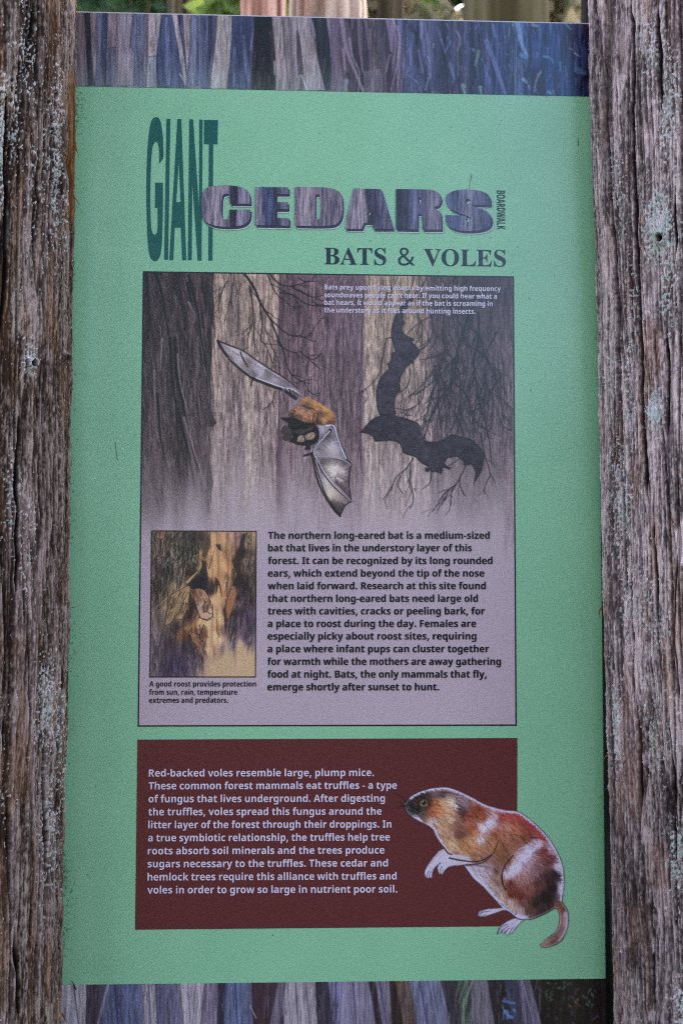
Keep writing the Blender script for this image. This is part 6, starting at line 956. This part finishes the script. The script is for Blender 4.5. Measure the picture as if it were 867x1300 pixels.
rp, R_INFO = bark_post('wooden_post', RSIL, 1, .16, -.050, 47,
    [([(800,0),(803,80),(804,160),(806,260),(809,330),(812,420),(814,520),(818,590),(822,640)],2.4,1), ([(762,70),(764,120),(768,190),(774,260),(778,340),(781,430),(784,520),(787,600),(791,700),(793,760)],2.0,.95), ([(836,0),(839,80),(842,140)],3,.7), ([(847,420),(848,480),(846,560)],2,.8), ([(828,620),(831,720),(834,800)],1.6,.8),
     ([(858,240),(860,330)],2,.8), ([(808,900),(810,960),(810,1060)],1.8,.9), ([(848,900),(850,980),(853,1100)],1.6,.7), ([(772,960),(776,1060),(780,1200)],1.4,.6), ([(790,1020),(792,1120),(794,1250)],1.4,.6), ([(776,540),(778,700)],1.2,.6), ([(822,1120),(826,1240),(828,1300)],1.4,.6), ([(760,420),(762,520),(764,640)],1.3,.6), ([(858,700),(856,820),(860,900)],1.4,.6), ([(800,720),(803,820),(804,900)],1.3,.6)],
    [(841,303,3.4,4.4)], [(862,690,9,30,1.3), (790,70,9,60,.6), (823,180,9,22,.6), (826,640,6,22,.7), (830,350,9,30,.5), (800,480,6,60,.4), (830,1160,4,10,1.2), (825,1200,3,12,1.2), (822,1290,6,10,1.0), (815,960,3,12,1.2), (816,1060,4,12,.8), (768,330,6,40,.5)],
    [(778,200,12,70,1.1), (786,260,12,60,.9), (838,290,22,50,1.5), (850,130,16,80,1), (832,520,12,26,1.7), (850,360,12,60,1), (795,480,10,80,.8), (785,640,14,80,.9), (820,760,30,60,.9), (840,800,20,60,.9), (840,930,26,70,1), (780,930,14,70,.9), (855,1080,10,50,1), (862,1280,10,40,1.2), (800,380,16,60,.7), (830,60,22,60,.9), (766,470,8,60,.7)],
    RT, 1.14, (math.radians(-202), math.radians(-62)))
tag(rp, 'broad mauve-grey cedar post with long cracks and a dark knot, right of the sign', 'post', 'cedar posts holding the sign')

def wisp(name, pts, rad, mat, parent):
    """thin splinter of bark: tapering tube through world points"""
    bm = bmesh.new(); rings = []
    P = [Vector(p) for p in pts]
    for i, p in enumerate(P):
        d = (P[min(i+1, len(P)-1)]-P[max(i-1, 0)]).normalized(); u = d.cross(Vector((0, 1, .01))).normalized(); v = d.cross(u)
        q = rad*(1-.85*i/(len(P)-1))
        rings.append([bm.verts.new(p+u*q*math.cos(a)+v*q*.5*math.sin(a)) for a in (0, 1.57, 3.14, 4.71)])
    for a, b in zip(rings, rings[1:]):
        for j in range(4): bm.faces.new((a[j], a[(j+1) % 4], b[(j+1) % 4], b[j]))
    bm.faces.new(rings[0]); bm.faces.new(rings[-1])
    me = bpy.data.meshes.new(name); bm.to_mesh(me); bm.free()
    return link_mesh(name, me, mat, parent)
def plain(name, c, rough=.85):
    m, N, L, b = new_mat(name); co = N.new('ShaderNodeTexCoord').outputs['Object']
    k = ramp(N, L, noise(N, L, co, 300, 2), [(.3, (.75,)*3), (.7, (1.2,)*3)])
    L.new(mixc(N, L, rgba(c), k, 1.0, 'MULTIPLY'), b.inputs['Base Color']); b.inputs['Roughness'].default_value = rough; return m
M_RUST, M_FIB = plain('rust bark splinter', (104, 70, 48)), plain('grey bark splinter', (110, 96, 84))
def wp(px, py, y): X, Y = plane(float(px), float(py), y); return (float(X), y, ZC-float(Y))
for pts, y, rd, mt in [([(90,176),(95,186),(100,196)],-.03,.0012,M_RUST), ([(88,150),(96,182),(101,200)],-.03,.001,M_RUST), ([(92,246),(96,252),(100,257)],-.03,.0013,M_RUST), ([(91,30),(96,38),(101,46)],-.03,.0007,M_FIB), ([(94,22),(95,36),(99,44)],-.03,.0006,M_FIB),
        ([(88,484),(91,490),(93,496)],-.02,.001,M_RUST), ([(89,772),(95,771),(101,769)],-.02,.0006,M_FIB), ([(92,428),(94,436),(95,442)],-.02,.0006,M_FIB), ([(88,492),(91,493),(94,491)],-.02,.0006,M_FIB), ([(79,1106),(82,1107),(84,1105)],-.02,.002,M_RUST), ([(88,580),(91,584),(92,592)],-.02,.001,M_RUST), ([(78,1286),(82,1290),(84,1298)],-.02,.002,M_RUST)]:
    wisp('bark_splinter', [wp(a, b, y) for a, b in pts], rd, mt, lp)
for pts, y, rd, mt in [([(748,84),(753,90),(746,96)],-.03,.0006,M_FIB), ([(757,428),(755,430),(754,432)],-.02,.0012,M_FIB), ([(771,958),(767,962),(766,966)],-.02,.0014,M_RUST), ([(772,1000),(768,1002)],-.02,.001,M_FIB), ([(764,770),(760,776),(761,784)],-.02,.0014,M_RUST), ([(752,230),(747,233)],-.02,.0006,M_FIB)]:
    wisp('bark_splinter', [wp(a, b, y) for a, b in pts], rd, mt, rp)
ndl = wisp('dry_needle', [wp(599, 221, -.0024), wp(597, 229, -.0026), wp(595.5, 236, -.0024), wp(595, 243, -.0024)], .0005, M_FIB, None)
tag(ndl, 'thin dry brown needle stuck to the green sign above the last letter of its title', 'needle')
twg = wisp('dry_twig', [wp(97, 1256, -.0035), wp(94, 1249, -.004), wp(90, 1243, -.0035)], .0011, plain('dark twig', (58, 48, 44)), None)
tag(twg, 'tiny dark twig caught at the lower left corner of the green field of the sign', 'twig')

# dark half-log standing close behind the sign's right edge
def rough_log(name, X, Y, R, z0, z1, tone, seed, lean=0., rows=160, segs=72):
    r = np.random.default_rng(seed); H, W = rows, segs
    th = np.linspace(0, 2*math.pi, W, endpoint=False); zz = np.linspace(z0, z1, H)
    n = lambda a, b: vnoise(H, W, a, b, r)
    s = n(40, 3)*.6+n(12, 1.5)*.4
    d = R*((s-.5)*.16+(n(60, 14)-.5)*.12-.16*np.clip((1-np.abs(2*n(60, 4)-1)-.82)/.18, 0, 1))
    tp = 1-.06*(zz-z0)/(z1-z0)
    x = X+lean*zz[:, None]+(R*tp[:, None]+d)*np.cos(th)[None]; y = Y+(R*tp[:, None]+d)*np.sin(th)[None]
    co = np.stack([x, y, zz[:, None]+0*x], -1).reshape(-1, 3)
    idx = np.arange(H*W).reshape(H, W); nx = np.roll(idx, -1, 1)
    me = raw_mesh(name, co, np.stack([idx[:-1], nx[:-1], nx[1:], idx[1:]], -1).reshape(-1, 4))
    a, b, c = [np.array(q, float) for q in tone]; t = np.clip((s-.25)*2, 0, 1)[..., None]
    col = np.where(t < .5, a+(b-a)*2*t, b+(c-b)*(2*t-1))
    set_color(me, 'Bark', pig(np.clip(col, 6, 235)).reshape(-1, 3))
    return me
X, Y = plane(751., 20., .10)
bp = link_mesh('half_log', rough_log('half_log', float(X)+.035, .10, .05, -.1, 3.2, [(20,17,17),(34,29,28),(56,49,47)], 3, 0, 260, 60), M_BARK)
tag(bp, 'narrow dark log standing behind the right edge of the sign, its bark just showing above', 'log')

# ================================================================== THE WOOD BEHIND
def bg_x(px, py, depth): X, Y = plane(float(px), float(py), depth); return float(X), ZC-float(Y)
GREY = [(60,52,50),(104,92,88),(150,138,132)]
# two cedar posts a few paces behind the sign, sunlit look put into pale colours
for px0, px1, dep, tone, lab in [(301, 364, 1.6, [(112,78,70),(176,134,124),(214,184,174)], 'slim sunlit pinkish cedar post behind the sign, the left one of a close pair'), (369, 465, 1.75, [(96,78,72),(150,130,122),(190,172,162)], 'thicker grooved pale brown cedar post behind the sign, the right one of a close pair')]:
    xa, _ = bg_x(px0, 10, dep); xb, _ = bg_x(px1, 10, dep)
    o = link_mesh('cedar_post', rough_log('cedar_post', (xa+xb)/2, dep, (xb-xa)/2, -.1, 3.4, tone, px0, 0, 260, 90), M_BARK)
    tag(o, lab, 'post', 'pair of cedar posts behind the sign')

def leaf_mat(name, c, tr=.5):
    m, N, L, b = new_mat(name); gi = N.new('ShaderNodeNewGeometry')
    k = ramp(N, L, gi.outputs['Random Per Island'], [(0, (.55,.6,.5)), (.5, (1,1,1)), (1, (1.5,1.4,1.2))])
    cc = mixc(N, L, tuple(c)+(1,), k, 1.0, 'MULTIPLY')
    L.new(cc, b.inputs['Base Color']); b.inputs['Roughness'].default_value = .6
    t = N.new('ShaderNodeBsdfTranslucent'); L.new(cc, t.inputs[0])
    mx_ = N.new('ShaderNodeMixShader'); mx_.inputs[0].default_value = tr
    L.new(b.outputs[0], mx_.inputs[1]); L.new(t.outputs[0], mx_.inputs[2]); L.new(mx_.outputs[0], N['Material Output'].inputs[0])
    return m
M_HEM = leaf_mat('hemlock needles', (.055, .095, .035)); M_MAP = leaf_mat('broad leaves', (.22, .30, .06), .6); M_SUNNY = leaf_mat('sun-tinted green leaves', (.30, .36, .08), .6); M_DRY = leaf_mat('sun-tinted dry twig leaves', (.42, .33, .2), .5); M_DARKF = leaf_mat('dark needles', (.04, .07, .035))  # brighter leaf colours have sunlight mixed in, as the sun barely reaches them
def leaf_cloud(name, centres, n, size, seed, flat=.5):
    """many small leaf faces gathered in clumps round the given (x, y, z, radius) points"""
    r = np.random.default_rng(seed); c = np.array(centres, float)
    pick = r.integers(0, len(c), n); q = r.normal(0, 1, (n, 3)); q /= np.linalg.norm(q, axis=1)[:, None]
    p = c[pick, :3]+q*(r.random((n, 1))**.5)*c[pick, 3:4]*np.array((1, 1, flat))
    u = r.normal(0, 1, (n, 3)); u /= np.linalg.norm(u, axis=1)[:, None]
    v = np.cross(u, r.normal(0, 1, (n, 3))); v /= np.linalg.norm(v, axis=1)[:, None]
    s = size*(.6+.8*r.random((n, 1)))
    co = np.stack([p-u*s, p-v*s*.45, p+u*s, p+v*s*.45], 1).reshape(-1, 3)
    return raw_mesh(name, co, np.arange(4*n).reshape(-1, 4), False)
def tree(x, y, R, h, tone, mat, seed, label, crown0=2.2, spread=1.6, n=5000, size=.06, group='trees of the wood behind the sign', kind='tree'):
    r = random.Random(seed); root = empty('cedar_tree', (x, y, 0))
    me = rough_log('trunk', x, y, R, -.2, h, tone, seed, 0, 200, 72)
    co = np.empty(len(me.vertices)*3, np.float32); me.vertices.foreach_get('co', co); co = co.reshape(-1, 3)
    k = np.clip(1-.8*(co[:, 2]/h), .12, 1.1); k *= 1+.5*np.exp(-np.clip(co[:, 2], 0, None)/.35)
    co[:, 0] = x+(co[:, 0]-x)*k; co[:, 1] = y+(co[:, 1]-y)*k; me.vertices.foreach_set('co', co.ravel())
    link_mesh('trunk', me, M_BARK, root)
    cs = []; bm = bmesh.new()
    z = crown0
    while z < h*.97:
        L = spread*(1-(z-crown0)/(h-crown0)*.8)*r.uniform(.65, 1.15); a = r.uniform(0, 6.28)
        tip = Vector((math.cos(a)*L, math.sin(a)*L, -.25*L)); d = tip.normalized(); u = d.cross(Vector((0, 0, 1))).normalized(); w = d.cross(u)
        b0 = Vector((x, y, z)); ra = [bm.verts.new(b0+(u*math.cos(t)+w*math.sin(t))*.035*(1-.6*z/h)) for t in (0, 2.1, 4.2)]; rb = [bm.verts.new(b0+tip+(u*math.cos(t)+w*math.sin(t))*.006) for t in (0, 2.1, 4.2)]
        for j in range(3): bm.faces.new((ra[j], ra[(j+1) % 3], rb[(j+1) % 3], rb[j]))
        for t in (.35, .6, .85, 1.0): cs.append((x+tip.x*t+r.uniform(-.1, .1), y+tip.y*t+r.uniform(-.1, .1), z+tip.z*t-.05, .16+.2*L*(1-abs(t-.6))*.8))
        z += r.uniform(.10, .24)
    me = bpy.data.meshes.new('limbs'); bm.to_mesh(me); bm.free()
    link_mesh('limbs', me, plain('limb bark', (70, 60, 54)), root)
    link_mesh('crown', leaf_cloud('crown', cs, n, size, seed, .5), mat, root)
    return tag(root, label, kind, group)
DKT = [(48,42,36),(74,66,56),(104,94,82)]
# (left px, right px of the trunk in the gap above the sign, depth)
xa, _ = bg_x(478, 8, 5.0); xb, _ = bg_x(512, 8, 5.0)
tree((xa+xb)/2, 5.0, (xb-xa)/2*1.25, 15, DKT, M_HEM, 61, 'slender brown tree trunk seen through the gap above the middle of the sign', 6.5, 1.6, 5000, .06)
xa, _ = bg_x(584, 8, 4.4); xb, _ = bg_x(697, 8, 4.4)
tree((xa+xb)/2, 4.4, (xb-xa)/2*1.2, 18, [(52,48,38),(84,78,62),(112,104,86)], M_HEM, 62, 'broad mossy tree trunk seen through the gap above the right part of the sign', 6.5, 2.2, 5000, .06)
xa, _ = bg_x(212, 8, 6.0); xb, _ = bg_x(252, 8, 6.0)
tree((xa+xb)/2, 6.0, (xb-xa)/2*1.25, 16, DKT, M_DARKF, 63, 'dim brown tree trunk in green foliage above the left part of the sign', 6.5, 1.8, 6000, .06)
def shrub(x, y, z0, z1, rad, mat, seed, label, n=2600, size=.05):
    r = random.Random(seed); root = empty('understory_maple', (x, y, 0)); bm = bmesh.new(); cs = []
    for k in range(9):
        a = r.uniform(0, 6.28); L = rad*r.uniform(.3, 1); p0 = Vector((x+r.uniform(-.05, .05), y+r.uniform(-.05, .05), -.05)); p1 = Vector((x+math.cos(a)*L, y+math.sin(a)*L, r.uniform(z0, z1)))
        d = (p1-p0).normalized(); u = d.cross(Vector((.3, 1, 0))).normalized(); w = d.cross(u)
        A = [bm.verts.new(p0+(u*math.cos(t)+w*math.sin(t))*.022) for t in (0, 2.1, 4.2)]; B = [bm.verts.new(p1+(u*math.cos(t)+w*math.sin(t))*.005) for t in (0, 2.1, 4.2)]
        for j in range(3): bm.faces.new((A[j], A[(j+1) % 3], B[(j+1) % 3], B[j]))
        for t in (.75, .9, 1): q = p0.lerp(p1, t); cs.append((q.x, q.y, q.z, rad*.5))
    me = bpy.data.meshes.new('stems'); bm.to_mesh(me); bm.free(); link_mesh('stems', me, plain('stem bark', (84, 70, 58)), root)
    link_mesh('foliage', leaf_cloud('foliage', cs, n, size, seed, .8), mat, root)
    return tag(root, label, 'small tree', 'leafy understory behind the sign')
for px, dep, rad, mat, seed, lab in [(120, 8.0, 1.1, M_MAP, 1, 'leafy green understory tree behind the upper left corner of the sign'), (190, 7.0, .8, M_HEM, 2, 'dark green understory tree left of the dim brown trunk behind the sign'), (276, 4.2, .32, M_SUNNY, 3, 'bright yellow-green bush beside the slim pinkish post behind the sign'),
        (548, 8.0, .9, M_MAP, 4, 'bright green understory tree between two trunks above the right half of the sign'), (470, 7.5, .5, M_DRY, 5, 'pale leafy tree beside the slender brown trunk behind the sign'), (716, 4.8, .4, M_DRY, 6, 'sunny twiggy bush at the upper right corner of the sign')]:
    x, z = bg_x(px, 8, dep); shrub(x, dep, max(.6, z-1.6), z+1.0, rad, mat, seed, lab, 3200, .07)
# deeper trees close off the view
r_ = random.Random(4)
LBL = ['far cedar tree behind the left corner of the sign', 'far hemlock tree behind the dim brown trunk', 'far cedar tree behind the slim pinkish post', 'far dark tree behind the grooved pale post', 'far hemlock tree behind the slender brown trunk', 'far cedar tree right of the slender brown trunk', 'far tree behind the broad mossy trunk', 'far tree beyond the sunny twiggy bush']
LBL += ['far forest tree just past the left post', 'far forest tree well to the left of the left post', 'farthest left of the far forest trees', 'far forest tree just past the right post', 'far forest tree well to the right of the right post', 'farthest right of the far forest trees']
for i, px in enumerate([90, 190, 290, 400, 480, 560, 650, 735, -20, -160, -330, 850, 990, 1160]):
    dep = 12+3*(i % 3)+r_.uniform(-.6, .6); x, z = bg_x(px, 8, dep)
    tree(x, dep, .26, 19, DKT, M_HEM if i % 2 else M_DARKF, 80+i, LBL[i], 2.5, 2.6, 9000, .12, 'far trees closing the view')

# three cedars and two bushes added out of view behind the viewer, to darken reflections in the sign
for x, y, lab in [(-3.4, -7.4, 'leftmost of three dark cedar trees added out of view to darken reflections in the sign'), (-1.6, -8.2, 'middle one of three dark cedar trees added out of view to darken reflections in the sign'), (.1, -8.8, 'rightmost of three dark cedar trees added out of view to darken reflections in the sign')]:
    tree(x, y, .3, 12, DKT, M_DARKF, int(200+y*-10), lab, .9, 1.7, 9000, .14, 'cedar trees added out of view for reflections')
for x, y, lab in [(2.3, -7.6, 'low dark bush added out of view beside the three cedars, to darken reflections in the sign'), (4.6, -6.8, 'low dark bush added out of view farthest from the three cedars, to darken reflections in the sign')]:
    shrub(x, y, .4, 2.6, 1.5, M_DARKF, int(x*10), lab, 7000, .1)
# forest floor
gm, N, L, b = new_mat('needle litter and moss'); co = N.new('ShaderNodeTexCoord').outputs['Object']
n1 = noise(N, L, co, 1.2, 4); n2 = noise(N, L, co, 40, 4, .7)
c = mixc(N, L, ramp(N, L, n2, [(.3, (.03,.022,.015)), (.7, (.085,.062,.042))]), ramp(N, L, n2, [(.3, (.02,.03,.01)), (.7, (.05,.07,.022))]), ramp(N, L, n1, [(.48, (0,)*3), (.58, (1,)*3)]))
L.new(c, b.inputs['Base Color']); b.inputs['Roughness'].default_value = .95; bump(N, L, b, n2, .8, .03)
G = 160; gx = np.linspace(-60, 60, G); X, Y = np.meshgrid(gx, gx); gr = np.random.default_rng(2)
Z = (vnoise(G, G, 8, 8, gr)-.5)*.5*np.clip((np.hypot(X, Y)-3)/8, 0, 1)
idx = np.arange(G*G).reshape(G, G)
fl = link_mesh('forest_floor', raw_mesh('forest_floor', np.stack([X, Y, Z], -1).reshape(-1, 3), np.stack([idx[:-1, :-1], idx[:-1, 1:], idx[1:, 1:], idx[1:, :-1]], -1).reshape(-1, 4)), gm)
tag(fl, kind='structure')
